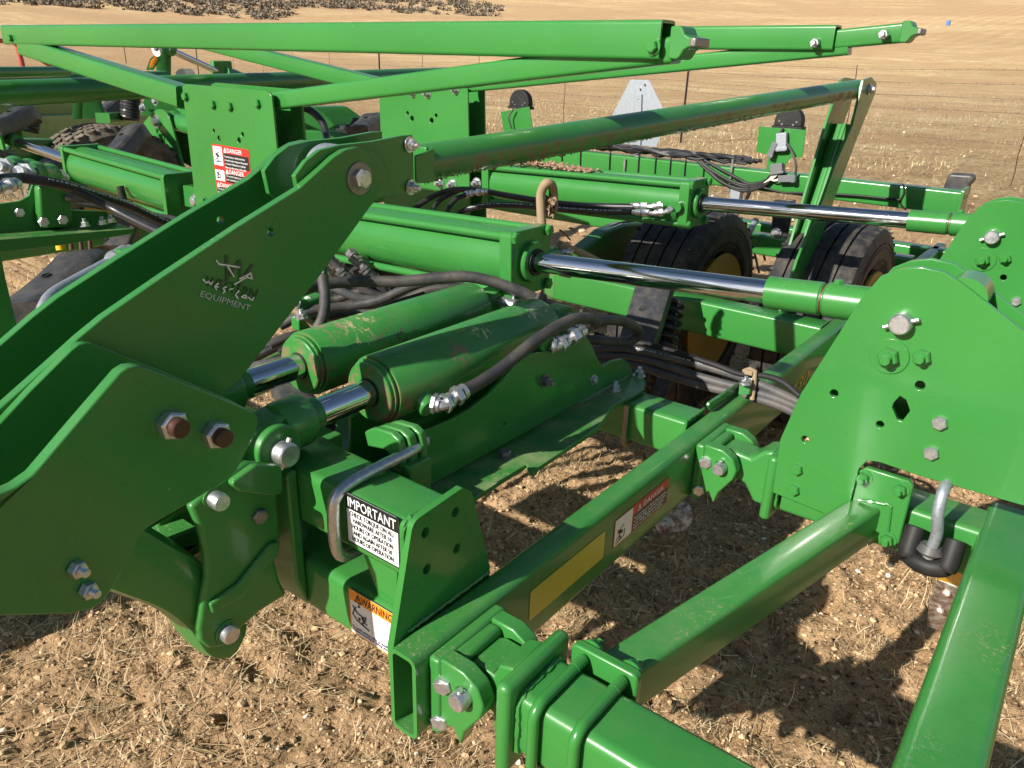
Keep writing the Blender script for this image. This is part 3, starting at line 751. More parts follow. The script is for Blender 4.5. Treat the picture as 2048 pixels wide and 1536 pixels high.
# ------------------------------------------------------------------ cast hinge brackets
def hinge(y, label, sh=0.0):
    """clevis bracket bolted to the rail, tongue with weld plate for the wing tube; y = nearer end of the bracket"""
    t = thing('hinge_bracket', label, 'hinge', V(XR1, y+.07, -.93), 'cast wing hinges on the side rail')
    x0 = XR1; L = .155; zt, zb = -.785, -.925
    body = MB()
    body.box(V(x0+.011, y+L/2, (zt+zb)/2), .022, L, zt-zb)
    body.build('base_plate', 'green_cast', t, bevel=.006, seg=3)
    for k, (ya, yb) in enumerate(((y+.004, y+.032), (y+.118, y+.146))):
        P = [V(x0+.02, ya, zt+.002), V(x0+.062, ya, zt+.002), V(x0+.088, ya, zt-.012), V(x0+.100, ya, zt-.038), V(x0+.094, ya, zt-.062), V(x0+.066, ya, zt-.105), V(x0+.058, ya, zb+.004), V(x0+.044, ya, zb+.03), V(x0+.02, ya, zb+.012)]
        hl = [circ(V(x0+.064, ya, zt-.040), .0155, 'y', 16)]
        MB().prism(round_poly(P, {2: .02, 3: .02, 4: .02}), AX['y']*(yb-ya), hl).build('clevis_ear', 'green_cast', t, bevel=.003)
    MB().box(V(x0+.030, y+.075, zt-.018), .026, .09, .03).build('top_rib', 'green_cast', t, bevel=.008, seg=3)
    # pin with a cross hole fitting
    pc = V(x0+.064, y-.012, zt-.040)
    MB().lathe(pc+Vector((0, .17, 0)), (0, -1, 0), [(0, .0145), (.168, .0145), (.172, .0125)], 22).cyl(pc+Vector((0, .008, 0)), pc+Vector((0, .008, .019)), .0045, n=10).build('pin', 'zinc', t)
    for dy, dz, dx in ((.018, -.040, .030), (.020, -.115, .022)): bolt(t, V(x0+dx-.004, y+dy-.012, zt+dz), (.35, -1, 0), .0145, 'zinc', washer=False)
    bolt(t, V(x0+.02, y+L-.012, zt-.022), (1, -.2, 0), .0145, 'zinc', washer=False)
    # tongue
    tg = MB(); ym = y+.075; w = .036
    P = []
    c = (x0+.064, zt-.040)
    for a in range(100, 271, 17): P.append(V(c[0]+.031*math.cos(math.radians(a)), ym-w, c[1]+.031*math.sin(math.radians(a))))
    P += [V(x0+.11-sh*.5, ym-w, zt-.080), V(x0+.135-sh, ym-w, zt-.118), V(x0+.165-sh, ym-w, zt-.118), V(x0+.165-sh, ym-w, zt+.020), V(x0+.140-sh, ym-w, zt+.012), V(x0+.115-sh*.6, ym-w, zt-.014), V(x0+.085, ym-w, zt-.010)]
    tg.prism(P, AX['y']*(2*w)); tg.build('tongue', 'green_cast', t, bevel=.008, seg=3)
    MB().box(V(x0+.176-sh, ym-.002, zt-.052), .024, .150, .155).build('weld_plate', 'green_cast', t, bevel=.010, seg=3)
    # uneven weld bead round the tube
    pts = []
    for a in range(0, 361, 6):
        r = math.radians(a); sx = .053; q = 1/max(abs(math.cos(r)), abs(math.sin(r)))
        q = min(q, 1.25); pts.append(V(x0+.190-sh+random.uniform(-.001, .0015), ym-.002+sx*q*math.cos(r), zt-.054+sx*q*math.sin(r)))
    MB().sweep(pts, lambda s: .0055+random.uniform(-.001, .001), 7).build('weld_bead', 'green_cast', t)
    return t
hinge(.628, 'cast green hinge bracket at the open end of the rail, nearest the camera', .042)
hinge(1.505, 'cast green hinge bracket with a rust ring round its pin, beside the large hinge plate')
# ------------------------------------------------------------------ wing frame at the right
wg = thing('wing_section', 'green wing frame of square tubes at lower right, with two green U bolts', 'machine frame', V(-.40, .7, -1.0))
MB().rtube(V(-.460, .70, -.838), V(1.4, .70, -.838), .103, .105, rad=.017, seg=6).build('front_tube', 'green', wg)
MB().rtube(V(-.405, 1.575, -.838), V(1.6, 1.575, -.838), .103, .105, rad=.012).build('rear_tube', 'green_dusty', wg)
ba = (on(1268, 1304, 'z', -.792)+Vector((0, 0, -.040))); bb_ = (on(1752, 992, 'z', -.792)+Vector((0, 0, -.040)))
MB().rtube(ba-(bb_-ba).normalized()*.04, bb_, .062, .080, rad=.009).build('diagonal_brace', 'green_dusty', wg)
la = on(1870, 1545, 'z', -.775); lb = on(2030, 1020, 'z', -.775); dl = (la-lb).normalized()
MB().rtube(lb+Vector((.004, .0, -.055))-dl*.02, la+Vector((.004, 0, -.055))+dl*.25, .097, .100, rad=.016, seg=6).build('corner_leg_tube', 'green', wg)
# clamp plate with U bolts on the front tube
c0 = V(-.345, .766, -.795)
MB().prism(round_poly([V(-.452, .762, -.765), V(-.344, .762, -.765), V(-.344, .762, -.862), V(-.452, .762, -.862)], .012), AX['y']*.016).build('clamp_plate', 'green', wg, bevel=.003)
def ubolt(parent, x, y0, y1, zt, zb, r, mat, ext=.03, rad=.02, thread=True, yf=None, name='u_bolt'):
    """bent round a square tube that runs along x: open towards +y"""
    P = [V(x, y1+ext, zt), V(x, y1, zt), V(x, (y0+y1)/2, zt)]
    for a in range(0, 91, 15): P.append(V(x, y0+rad-rad*math.sin(math.radians(a)), zt-rad+rad*math.cos(math.radians(a))))
    for a in range(0, 91, 15): P.append(V(x, y0+rad-rad*math.cos(math.radians(a)), zb+rad-rad*math.sin(math.radians(a))))
    P += [V(x, (y0+y1)/2, zb), V(x, y1+ext, zb)]
    m = MB().sweep(P, r, 14)
    if thread:
        for k in range(6):
            for z in (zt, zb): m.cyl(V(x, y1+ext-.004*k-.003, z), V(x, y1+ext-.004*k-.005, z), r*1.10, n=14)
    return m.build(name, mat, parent)
for ux in (-.428, -.364):
    ubolt(wg, ux, .640, .735, -.779, -.897, .0082, 'green_clean', ext=.024)
    for z in (-.779,): bolt(wg, V(ux, .779, z), (0, 1, 0), .013, 'green', 'nut', washer=True, name='nut')
# clamp plate on the rear tube with its nuts
cp = plate('clamp_plate', [(1716, 938), (1736, 930), (1822, 957), (1830, 968), (1800, 1085), (1768, 1078), (1760, 1060), (1700, 1040)], 'y', 1.512, -.014, 'green', wg, rnd={0: .01, 3: .012, 4: .01}, bevel=.003)
for u, v in ((1727, 955), (1801, 978), (1775, 1078)): bolt(wg, on(u, v, 'y', 1.498), (0, -1, 0), .0125, 'green', 'nut', name='nut')
# ------------------------------------------------------------------ big hinge plates of the wing
def hinge_plates(t, y, near=True):
    pass
HP = [(1545, 985), (1546, 975), (1560, 880), (1600, 790), (1720, 600), (1762, 552), (1800, 538), (1842, 534), (1890, 545), (1930, 572), (2048, 664), (2330, 870), (2330, 1090), (2048, 1012), (1838, 952), (1760, 925), (1735, 921), (1718, 938), (1690, 1046), (1640, 1024)]
hp = thing('wing_hinge_plates', 'pair of large bright green rounded hinge plates bolted to the wing, nearest the camera', 'hinge plates', V(-.2, 1.5, -.95), 'large green wing hinge plates')
HOLES = [(1668, 787, .008), (1840, 771, .0085), (1760, 849, .007), (1610, 879, .0075), [(1800, 792), (1812, 800), (1820, 822), (1804, 843), (1794, 840), (1784, 815), (1787, 806)]]
f1 = plate('near_plate', HP, 'y', 1.488, .012, 'green', hp, HOLES, bevel=.0015)
def shift(pts, dy, y0=1.488):
    o = []
    for u, v in pts:
        p = on(u, v, 'y', y0); o.append(Vector((p.x, y0+dy, p.z)))
    return o
HP2 = [(1560, 880), (1600, 790), (1720, 600), (1762, 552), (1800, 538), (1842, 534), (1890, 545), (1930, 572), (2048, 664), (2330, 870), (2330, 1060), (1838, 952), (1735, 921)]
MB().prism(shift(HP2, .085), AX['y']*.012).build('far_plate', 'green', hp, bevel=.0015)
def hdetails(t, off, far=False):
    o_ = Vector(off)
    pc = on(1805, 644, 'y', 1.488)+o_
    MB().cyl(pc+Vector((0, .012, 0)), pc+Vector((0, .085, 0)), .030, n=24).build('pin_boss', 'green', t)
    pin(t, pc, (0, -1, 0), .0195, .026, cross=(.80, 0, .38))
    b2 = on(1779, 712, 'y', 1.488)+o_
    MB().lathe(b2, (0, -1, 0), [(0, .034), (.003, .034)], 28).build('washer', 'green', t, bevel=.001)
    bolt(t, b2+Vector((0, -.003, 0)), (0, -1, 0), .019, 'green', 'nut', name='nut', washer=False)
    bolt(t, on(1845, 713, 'y', 1.488)+o_, (0, -1, 0), .0155, 'green', 'nut', name='nut', washer=False)
    for (u, v) in ((1880, 845), (1863, 905)): bolt(t, on(u, v, 'y', 1.488)+o_, (0, -1, 0), .0135, 'zinc', washer=False)
    for (u, v) in ((1594, 938), (1588, 979)): bolt(t, on(u, v, 'y', 1.488)+o_, (0, -1, 0), .0125, 'green', washer=False)
    q = on(1925, 600, 'y', 1.488)+o_
    MB().cyl(q+Vector((0, .012, 0)), q+Vector((0, .085, 0)), .036, n=24).build('spacer_tube', 'green', t)
hdetails(hp, (0, 0, 0))
hq = thing('wing_hinge_plates', 'pair of large green rounded hinge plates standing behind the nearest pair, at the right edge', 'hinge plates', V(-.2, 2.6, -.95), 'large green wing hinge plates')
DY = 1.068; DZ = -.003
H2 = [Vector((p.x, p.y+DY, p.z+DZ)) for p in shift(HP, 0)]
hl = []
for h in HOLES:
    if len(h) == 3: hl.append(circ(on(h[0], h[1], 'y', 1.488)+Vector((0, DY, DZ)), h[2], 'y'))
    else: hl.append([on(u, v, 'y', 1.488)+Vector((0, DY, DZ)) for u, v in h])
MB().prism(H2, AX['y']*.012, hl).build('near_plate', 'green', hq, bevel=.0015)
MB().prism([p+Vector((0, DY, DZ)) for p in shift(HP2, .085)], AX['y']*.012).build('far_plate', 'green', hq, bevel=.0015)
hdetails(hq, (0, DY, DZ))
# ------------------------------------------------------------------ tie rod cylinders that fold the wings
def fold_cyl(t, a, b, R, rod_r, rod_end, sleeve, head=.020, mat='green_clean', capw=None, nut_side=1):
    """a,b: ends of the barrel (b = rod side); rod runs to rod_end, sleeve = length of the green end sleeve"""
    a = Vector(a); b = Vector(b); rod_end = Vector(rod_end)
    d, s, u = frame(b-a)
    W2 = capw or R*1.16
    MB().cyl(a, b, R, n=44).build('barrel', mat, t)
    for c, nm in ((a, 'blind_cap'), (b, 'rod_cap')):
        sg = -1 if c is a else 1
        m = MB(); c2 = c+d*(sg*head*.5)
        P = round_poly([c2+s*(i*W2)+u*(j*W2)-d*head for i, j in ((-1, -1), (1, -1), (1, 1), (-1, 1))], W2*.16, 3)
        m.prism(P, d*(head*2)); m.build(nm, mat, t, bevel=.002)
    for i in (-1, 1):
        for j in (-1, 1):
            o = s*(i*W2*.83)+u*(j*W2*.83)
            MB().cyl(a+o-d*.01, b+o+d*.01, R*.14, n=14).build('tie_rod', mat, t)
            bolt(t, b+o+d*(head*1.5), d, R*.20, 'green_clean', washer=False)
    MB().lathe(b+d*head*1.3, d, [(0, R*.68), (.016, R*.68), (.020, R*.64), (.020, rod_r*1.35)], 32, cap=False).build('gland', mat, t)
    MB().lathe(b+d*(head*1.3+.010), d, [(0, rod_r*1.42), (.014, rod_r*1.36), (.012, rod_r)], 28, cap=False).build('rod_seal', 'black_plastic', t)
    e = (rod_end-b).normalized(); L = (rod_end-b).length
    MB().lathe(b, e, [(0, rod_r), (L-sleeve*.5, rod_r)], 40).build('rod', 'chrome', t)
    if sleeve:
        s0 = b+e*(L-sleeve)
        MB().lathe(s0, e, [(0, rod_r*1.32), (sleeve*.70, rod_r*1.35), (sleeve*.72, rod_r*1.25), (sleeve*.76, rod_r*1.25), (sleeve*.78, rod_r*1.4), (sleeve+.12, rod_r*1.4)], 32).build('rod_end_sleeve', 'green', t)
        g0 = s0+e*(sleeve*.88)
        bolt(t, g0+Vector((0, 0, rod_r*1.35)), (0, 0, 1), .009, 'green', washer=True, name='grease_plug')
        MB().lathe(s0+e*(sleeve*.725), e, [(0, rod_r*1.27), (.004, rod_r*1.27)], 24).build('rust_ring', 'copper_thread', t)
    return t
ca = on(1045, 520, 'y', 1.535); c1 = thing('fold_cylinder', 'bright green tie rod cylinder with thick chrome rod, ending at the nearest hinge plates', 'hydraulic cylinder', V(-1.5, 1.535, -.56), 'fold cylinders with chrome rods')
re_ = on(1690, 604, 'y', 1.535)
fold_cyl(c1, (-2.02, 1.535, ca.z-.030), (ca.x, 1.535, ca.z), .076, .0245, re_, .150, .018, capw=.082)
MB().prism([Vector((-2.20, 1.52, ca.z-.070)), Vector((-2.02, 1.52, ca.z-.070)), Vector((-2.02, 1.52, ca.z+.010)), Vector((-2.20, 1.52, ca.z+.010))], AX['y']*.03).build('blind_lug', 'green', c1, bevel=.003)
po = Vector((ca.x+.02, 1.60, ca.z+.002))
MB().cyl(po+Vector((-.005, -.01, 0)), po+Vector((-.005, .05, 0)), .018, n=20).build('port_boss', 'green', c1)
fitting(c1, [po+Vector((-.005, .045, 0)), po+Vector((-.005, .075, 0)), po+Vector((.03, .085, 0))], .011)
cb = on(1382, 405, 'y', 2.60); c2 = thing('fold_cylinder', 'green tie rod cylinder with mud on top and slim chrome rod, behind the nearer one', 'hydraulic cylinder', V(-1.5, 2.6, -.58), 'fold cylinders with chrome rods')
fold_cyl(c2, (-2.06, 2.60, cb.z-.028), (cb.x, 2.60, cb.z), .076, .0245, on(1930, 450, 'y', 2.6), .150, .018, capw=.082)
po = Vector((cb.x-.005, 2.515, cb.z-.005))
MB().cyl(po+Vector((0, .03, 0)), po+Vector((0, -.02, 0)), .018, n=18).build('port_boss', 'green', c2)
pf = [on(1345, 417, 'y', 2.49), on(1330, 424, 'y', 2.47), on(1305, 427, 'y', 2.46), on(1265, 424, 'y', 2.46)]
fitting(c2, pf, .0105); fitting(c2, [p+Vector((-.02, .02, .020)) for p in pf[1:]], .0105)
# clods of mud lying on the far cylinder
m = MB()
for k in range(230):
    x_ = random.uniform(-1.98, -1.60); r_ = random.uniform(.004, .013); y_ = 2.60+random.gauss(0, .026)
    z_ = cb.z+.062+random.uniform(0, .018)*(1-abs(x_+1.8)/.3)
    c = Vector((x_, y_, z_)); P = []
    for i in range(6):
        a = i*math.pi/3; P.append(c+Vector((math.cos(a)*r_*random.uniform(.7, 1.3), math.sin(a)*r_*random.uniform(.7, 1.3), 0)))
    o = len(m.v); m.add(P+[c+Vector((0, 0, r_*.8)), c-Vector((0, 0, r_*.8))], [(i, (i+1) % 6, 6) for i in range(6)]+[((i+1) % 6, i, 7) for i in range(6)], True)
m.build('mud_clods', 'clod', c2, kind='stuff')
# cylinder at the left, its rod running away to the other wing
cl_a = on(378, 392, 'y', 1.535); cl_b = on(170, 331, 'y', 1.535)
c3 = thing('fold_cylinder', 'green tie rod cylinder with small orange label, left of the DANGER plate', 'hydraulic cylinder', V(-3.2, 1.535, -.65), 'fold cylinders with chrome rods')
fold_cyl(c3, cl_a+Vector((-.03, 0, 0)), cl_b, .076, .0225, on(28, 282, 'y', 1.535), .0, .011, capw=.082)
MB().lathe(on(36, 284, 'y', 1.535), on(0, 268, 'y', 1.535)-on(36, 284, 'y', 1.535), [(0, .03), (.17, .032), (.18, .045), (.3, .045)], 28).build('rod_end_sleeve', 'green', c3)
MB().prism([cl_a+Vector((x_, -.02, z_)) for x_, z_ in ((-.04, -.035), (.16, -.035), (.16, .04), (-.04, .04))], AX['y']*.04).build('blind_lug', 'green', c3, bevel=.003)
bolt(c3, on(392, 402, 'y', 1.51), (0, -1, 0), .018, 'zinc')
lp = on(305, 335, 'y', 1.49)
lq = quad(c3, 'warning_label', Vector((lp.x, 1.535-.044, cl_a.z+.043)), (1, 0, .03), (0, .72, .70), .10, .022, 'decal_orange', lift=.001)
text(lq, 'WARNING', Vector((lp.x+.02, 1.535-.044, cl_a.z+.045))+Vector((0, -.0018, .0018)), (1, 0, .03), (0, .72, .70), .016, 'decal_black', width=.06)

# weld beads where plates and tubes meet
def weld(parent, pts, r=.0035):
    P = []
    for a, b in zip(pts, pts[1:]):
        a = Vector(a); b = Vector(b); n_ = max(2, int((b-a).length/.004))
        P += [a.lerp(b, i/n_)+Vector((random.gauss(0, .0004), random.gauss(0, .0004), random.gauss(0, .0004))) for i in range(n_)]
    P.append(Vector(pts[-1]))
    return MB().sweep(P, lambda q: r*(.8+.35*random.random()), 6).build('weld_bead', 'green_cast', parent)
weld(fr, [V(-.673, .652, -.69), V(-.673, .650, -.615), V(-.673, .665, -.600), V(-.673, .748, -.600)])
weld(fr, [V(-.673, .652, -.775), V(-.673, .652, -.86)])
weld(fr, [V(-.662, 1.565, -.77), V(-.662, 1.665, -.77)]); weld(fr, [V(-.662, 1.565, -.77), V(-.662, 1.565, -.87)])
weld(fr, [V(-.662, 2.57, -.782), V(-.662, 2.67, -.782)]); weld(fr, [V(-.662, 2.57, -.782), V(-.662, 2.57, -.90)])
q1 = on(1718, 1000, 'y', 1.495); q2 = on(1782, 1014, 'y', 1.495); q3 = on(1776, 1062, 'y', 1.495)
weld(wg, [q1, q1.lerp(q2, .9)+Vector((0, 0, .004)), q2, q3], .0026)
g1 = on(1995, 1016, 'z', -.785); weld(wg, [g1, on(1985, 1040, 'z', -.80), on(1970, 1075, 'y', 1.52)], .004)
e1 = [on(u, v, 'x', -.658) for u, v in ((850, 1300), (880, 1264), (978, 1180))]
weld(fr, [V(-.660, .64, -.7795), V(-.660, .83, -.7795)], .004)
MB().rtube(V(-.600, 2.645, -.838), V(1.6, 2.645, -.838), .103, .105, rad=.012).build('outer_rear_tube', 'green', wg)
# ------------------------------------------------------------------ lift arm over the front tubes
XN, XF, X3, X4 = -1.000, -1.130, -.985, -.862        # near arm, far arm, inner and outer lever plates
arm = thing('rockshaft', 'big dark green double plate lift arm with worn dealer logo, rising from lower left', 'lift arm', V(-1.0, .5, -.9))
NP = [(-260, 1110), (-200, 905), (0, 817), (100, 728), (157, 676), (208, 634), (330, 550), (476, 453), (600, 376), (668, 314), (690, 300), (716, 294), (745, 304), (768, 328), (776, 356), (768, 384), (742, 412), (700, 470), (640, 552), (560, 655), (480, 760), (436, 800), (380, 900), (200, 1100)]
plate('near_arm_plate', NP, 'x', XN, -.016, 'green', arm, [(541, 464, .0062)], bevel=.0015)
def offx(pts, x0, x1):
    o = []
    for u, v in pts:
        p = on(u, v, 'x', x0); o.append(Vector((x1, p.y, p.z)))
    return o
MB().prism(offx(NP, XN, XF), AX['x']*-.016, [circ(Vector((XF,)+tuple(on(541, 464, 'x', XN))[1:]), .0062, 'x')]).build('far_arm_plate', 'green', arm, bevel=.0015)
# tip plates clamped between the arms
TP = [(590, 352), (612, 322), (640, 300), (680, 290), (745, 283), (806, 271), (826, 270), (829, 380), (745, 400), (700, 420), (640, 430), (600, 400)]
TPX = -1.016
MB().prism([on(u, v, 'x', TPX) for u, v in TP], AX['x']*-.010, ).build('tip_plate', 'green', arm, bevel=.0012)
MB().prism(offx(TP, TPX, -1.094), AX['x']*-.010).build('tip_plate', 'green', arm, bevel=.0012)
pv = on(718, 357, 'x', XN)
MB().cyl((-1.084, pv.y, pv.z), (-1.038, pv.y, pv.z), .050, n=40).build('roller', 'galvanised', arm, bevel=.002)
MB().cyl((XF, pv.y, pv.z), (-1.034, pv.y, pv.z), .014, n=20).build('pivot_shaft', 'zinc', arm)
MB().lathe(Vector((XN, pv.y, pv.z)), (1, 0, 0), [(-.002, .027), (.003, .027)], 30).build('washer', 'zinc_dark', arm, bevel=.0006)
bolt(arm, Vector((XN+.003, pv.y, pv.z)), (1, 0, 0), .0165, 'zinc', washer=False, rot=.15)
for u, v in ((818, 289), (821, 374)): bolt(arm, on(u, v, 'x', -1.016)+Vector((.001, 0, 0)), (1, .1, 0), .0105, 'zinc', 'nut', name='nut')
# lever plates at the bottom
P3 = [(-260, 1150), (-200, 930), (0, 847), (60, 782), (143, 700), (158, 689), (172, 686), (190, 688), (300, 732), (430, 786), (500, 820), (515, 836), (513, 858), (470, 945), (380, 1012), (284, 1067), (240, 1150), (190, 1215), (140, 1228), (0, 1232), (-260, 1235)]
plate('inner_lever_plate', P3, 'x', X3, -.014, 'green', arm, bevel=.0015)
P4 = [(-300, 1280), (-200, 1020), (0, 988), (30, 975), (64, 951), (82, 930), (160, 838), (240, 745), (256, 735), (275, 732), (292, 735), (400, 778), (503, 822), (515, 832), (517, 846), (511, 866), (482, 926), (473, 941), (450, 962), (380, 1006), (317, 1042), (290, 1060), (275, 1082), (249, 1140), (215, 1192), (200, 1208), (182, 1219), (140, 1228), (0, 1231), (-300, 1240)]
plate('outer_lever_plate', P4, 'x', X4, -.019, 'green', arm, bevel=.002)
for (u, v) in ((348, 846), (436, 866)):
    p = on(u-9, v, 'x', X4)
    m = MB().hexa(p, (1, 0, 0), .0195, .017, rot=.35); m.build('nut', 'zinc', arm, bevel=.001)
    MB().lathe(p+Vector((.016, 0, 0)), (1, 0, 0), [(0, .0125), (.0105, .0125), (.012, .011)], 24).build('bolt_end', 'copper_thread', arm)
for (u, v) in ((150, 1136), (172, 1178)): bolt(arm, on(u, v, 'x', X4), (1, .25, -.1), .0112, 'zinc', 'nut', washer=False, name='nut')
# worn dealer logo on the near arm plate
LX = XN+.0012
def lp_(u, v): return on(u, v, 'x', LX)
lo = lp_(398, 592); lr = lp_(500, 622); xd = (lr-lo); xd.x = 0; wl = xd.length; xdn = xd.normalized(); yd = Vector((0, -xdn.z, xdn.y))
lg = MB(); 
MB()
logo = text(arm, 'EQUIPMENT', lo, xd, yd, .0125, 'print_grey', width=wl*.97, name='logo_lettering')
l2 = lp_(408, 572); r2 = lp_(508, 598)
text(arm, 'WESTERN', l2+Vector((.0003, 0, 0)), r2-l2, yd, .0225, 'logo_shade', width=(r2-l2).length*1.03, name='logo_lettering')
text(arm, 'W', lp_(436, 556), xd, yd, .052, 'logo_shade', width=.052, name='logo_lettering')
# what is left of the white print: broken strokes
m = MB()
def stroke(a, b, w=.0013):
    A = lp_(*a)+Vector((.0006, 0, 0)); B = lp_(*b)+Vector((.0006, 0, 0)); d = (B-A).normalized(); q = Vector((1, 0, 0)).cross(d)*w
    m.prism([A-q, B-q*.6, B+q*.6, A+q], (.0003, 0, 0))
for s_ in (((432, 520), (437, 528)), ((437, 528), (480, 534)), ((452, 528), (468, 554)), ((462, 532), (480, 535)), ((468, 569), (490, 556)), ((478, 558), (502, 546)), ((490, 556), (500, 545)), ((500, 545), (504, 558)), ((487, 552), (505, 558)),
           ((405, 558), (412, 566)), ((412, 566), (416, 562)), ((416, 562), (421, 569)), ((421, 569), (426, 562)), ((437, 566), (429, 572)), ((429, 572), (433, 580)), ((431, 573), (437, 574)), ((453, 573), (445, 576)), ((445, 576), (450, 582)), ((450, 582), (444, 587)), ((478, 581), (470, 589)), ((470, 589), (476, 598)), ((458, 579), (466, 577)), ((482, 594), (490, 589)), ((490, 589), (494, 596)), ((494, 596), (482, 594)), ((496, 594), (503, 601)), ((503, 601), (508, 594))):
    stroke(*s_)
m.build('logo_worn_strokes', 'decal_white', arm, kind='stuff')
# ------------------------------------------------------------------ lift linkage pipe
CX = -1.055
pa = on(842, 326, 'x', CX); pb = Vector((-.872, 0, 0)); pb = on(1712, 179, 'x', -.872)
lk = thing('link_pipe', 'long thick green pipe with mud underneath and two shadow bands, running to the upright lever', 'pipe', (pa+pb)/2)
d = (pb-pa).normalized()
MB().cyl(pa-d*.01, pb, .0345, n=40).build('pipe', 'green_mud', lk)
MB().cyl(pb-d*.005, pb+d*.02, .0325, .022, n=24).lathe(pb+d*.035+Vector((-.018, 0, 0)), (1, 0, 0), [(0, .026), (.036, .026)], 24).build('pipe_eye', 'zinc', lk)
fl = MB()
for s_ in (-1, 1): fl.prism([pa+Vector((s_*.03, 0, .03)), pa+Vector((s_*.03, -.05, .02)), pa+Vector((s_*.03, -.05, -.03)), pa+Vector((s_*.03, 0, -.03))], (s_*.006, 0, 0))
fl.box(pa-d*.012, .06, .008, .065); fl.build('end_flange', 'green', lk, bevel=.002)
# small mud lumps hanging under the pipe
m = MB(); _, sx_, ux_ = frame(d)
for k in range(260):
    t = random.random()**1.6*.62; a = random.gauss(-math.pi/2+.25, .35); r_ = random.uniform(.0010, .0030)
    c = pa+d*(t*(pb-pa).length)+sx_*(math.cos(a)*.0345)+ux_*(math.sin(a)*.0345); o = len(m.v)
    P = [c+Vector((random.gauss(0, r_), random.gauss(0, r_*1.4), random.gauss(0, r_))) for _ in range(5)]
    m.add(P, [(0, 1, 2), (0, 2, 3), (0, 3, 4), (1, 2, 4), (2, 3, 1), (0, 4, 1)], True)
m.build('mud_clods', 'clod', lk, kind='stuff')
# upright lever that the pipe ends on
lv = thing('upright_lever', 'tall leaning green lever, channel shaped with a pale glossy web, carrying the pipe end', 'lever', V(-.87, 2.8, -.8))
XA, XB = -.930, -.845
def lplate(name, pts, x, th): return MB().prism([on(u, v, 'x', x) for u, v in pts], (th, 0, 0)).build(name, 'green_clean', lv, bevel=.0012)
lplate('left_cheek', [(1684, 160), (1692, 155), (1712, 158), (1712, 180), (1668, 300), (1600, 520), (1580, 640), (1530, 640), (1570, 530), (1655, 240)], XA, -.010)
lplate('right_cheek', [(1722, 160), (1738, 154), (1748, 166), (1746, 185), (1712, 268), (1655, 420), (1610, 570), (1560, 700), (1530, 700), (1590, 520), (1640, 400), (1665, 330), (1700, 250)], XB, .010)
wa, wb, wc, wd = on(1668, 250, 'y', 2.93), on(1706, 250, 'y', 2.93), on(1576, 560, 'y', 2.78), on(1530, 560, 'y', 2.78)
A_ = on(1690, 249, 'x', -.888); B_ = on(1590, 560, 'x', -.888)
dw_ = (B_-A_).normalized(); nrm = Vector((1, 0, 0)).cross(dw_).normalized()
if nrm.y > 0: nrm = -nrm
m = MB()
prof = [(-.042, 0), (-.036, .004), (-.012, .004), (-.006, .010), (.004, .010), (.008, .006), (.038, .004), (.042, 0)]
m.loft([[A_+Vector((x_, 0, 0))+nrm*z_ for x_, z_ in prof]+[A_+Vector((x_, 0, 0))+nrm*(z_-.006) for x_, z_ in reversed(prof)], [B_+dw_*.2+Vector((x_, 0, 0))+nrm*z_ for x_, z_ in prof]+[B_+dw_*.2+Vector((x_, 0, 0))+nrm*(z_-.006) for x_, z_ in reversed(prof)]], smooth=False)
m.build('web', 'green_clean', lv, bevel=.001)
pe = pb+d*.035
MB().cyl(pe+Vector((-.07, 0, 0)), pe+Vector((.055, 0, 0)), .012, n=16).build('pivot_pin', 'zinc', lv)
bolt(lv, Vector((XB+.011, pe.y, pe.z)), (1, 0, 0), .015, 'zinc')
# ------------------------------------------------------------------ lift cylinders side by side
def lift_cyl(t, X, front, ports, R=.0635):
    """axis along y in the plane x=X; built at X=-.96, shifted"""
    f = lambda u, v: on(u, v, 'x', X)
    z = -.5505; zc = lambda y: z
    y0 = .853; y1 = 1.385
    A = V(X, y0, z); D = Vector((0, 1, 0))
    MB().lathe(A, D, [(0, R*.84), (.002, R*.875), (.009, R*.875), (.0095, R*.93), (.0135, R*.93), (.014, R*.89), (.017, R*.89), (.0175, R*.985), (.019, R), (.500, R), (.512, R*.97), (.522, R*.80)], 56).build('barrel', 'green_worn', t)
    MB().lathe(A, -D, [(-.002, .0265), (.0030, .0265), (.0032, .0245)], 32).build('rod_seal', 'black_plastic', t)
    MB().lathe(V(X, .722, z), D, [(0, .0245), (.135, .0245)], 36).build('rod', 'chrome', t)
    # forged rod end: collar, shoulder, eye
    m = MB(); m.lathe(V(X, .735, z), -D, [(0, .0285), (.022, .0295), (.024, .040), (.030, .043), (.072, .043), (.080, .040)], 32); m.build('rod_end_collar', 'green_cast', t)
    MB().prism(round_poly([V(X-.028, .668, z+.036), V(X-.028, .600, z+.022), V(X-.028, .600, z-.030), V(X-.028, .668, z-.036)], .01), (.056, 0, 0)).build('rod_end_fork', 'green_cast', t, bevel=.006, seg=3)
    P0 = V(X-.035, .640, z-.004)
    MB().lathe(P0+Vector((0, -.010, -.008)), (1, 0, 0), [(0, .040), (.078, .040), (.080, .039)], 40).build('rod_eye', 'green_cast', t, bevel=.002)
    if front:
        pc = P0+Vector((.080, -.010, -.010))
        pin(t, pc, (1, 0, 0), .0200, .024, 'zinc', cross=(0, .30, .66))
    # base end eye and pin
    MB().prism(round_poly([V(X-.022, y1+.02, z+.03), V(X-.022, y1+.095, z+.03), V(X-.022, y1+.095, z-.03), V(X-.022, y1+.02, z-.03)], .028, 6), (.044, 0, 0)).build('base_eye', 'green_cast', t, bevel=.003)
    pin(t, V(X+.045, y1+.065, z), (1, 0, 0), .017, .024, 'zinc', cross=(0, .2, .98))
    MB().cyl(V(X-.05, y1+.065, z), V(X+.046, y1+.065, z), .0165, n=20).build('base_pin', 'zinc', t)
    return z
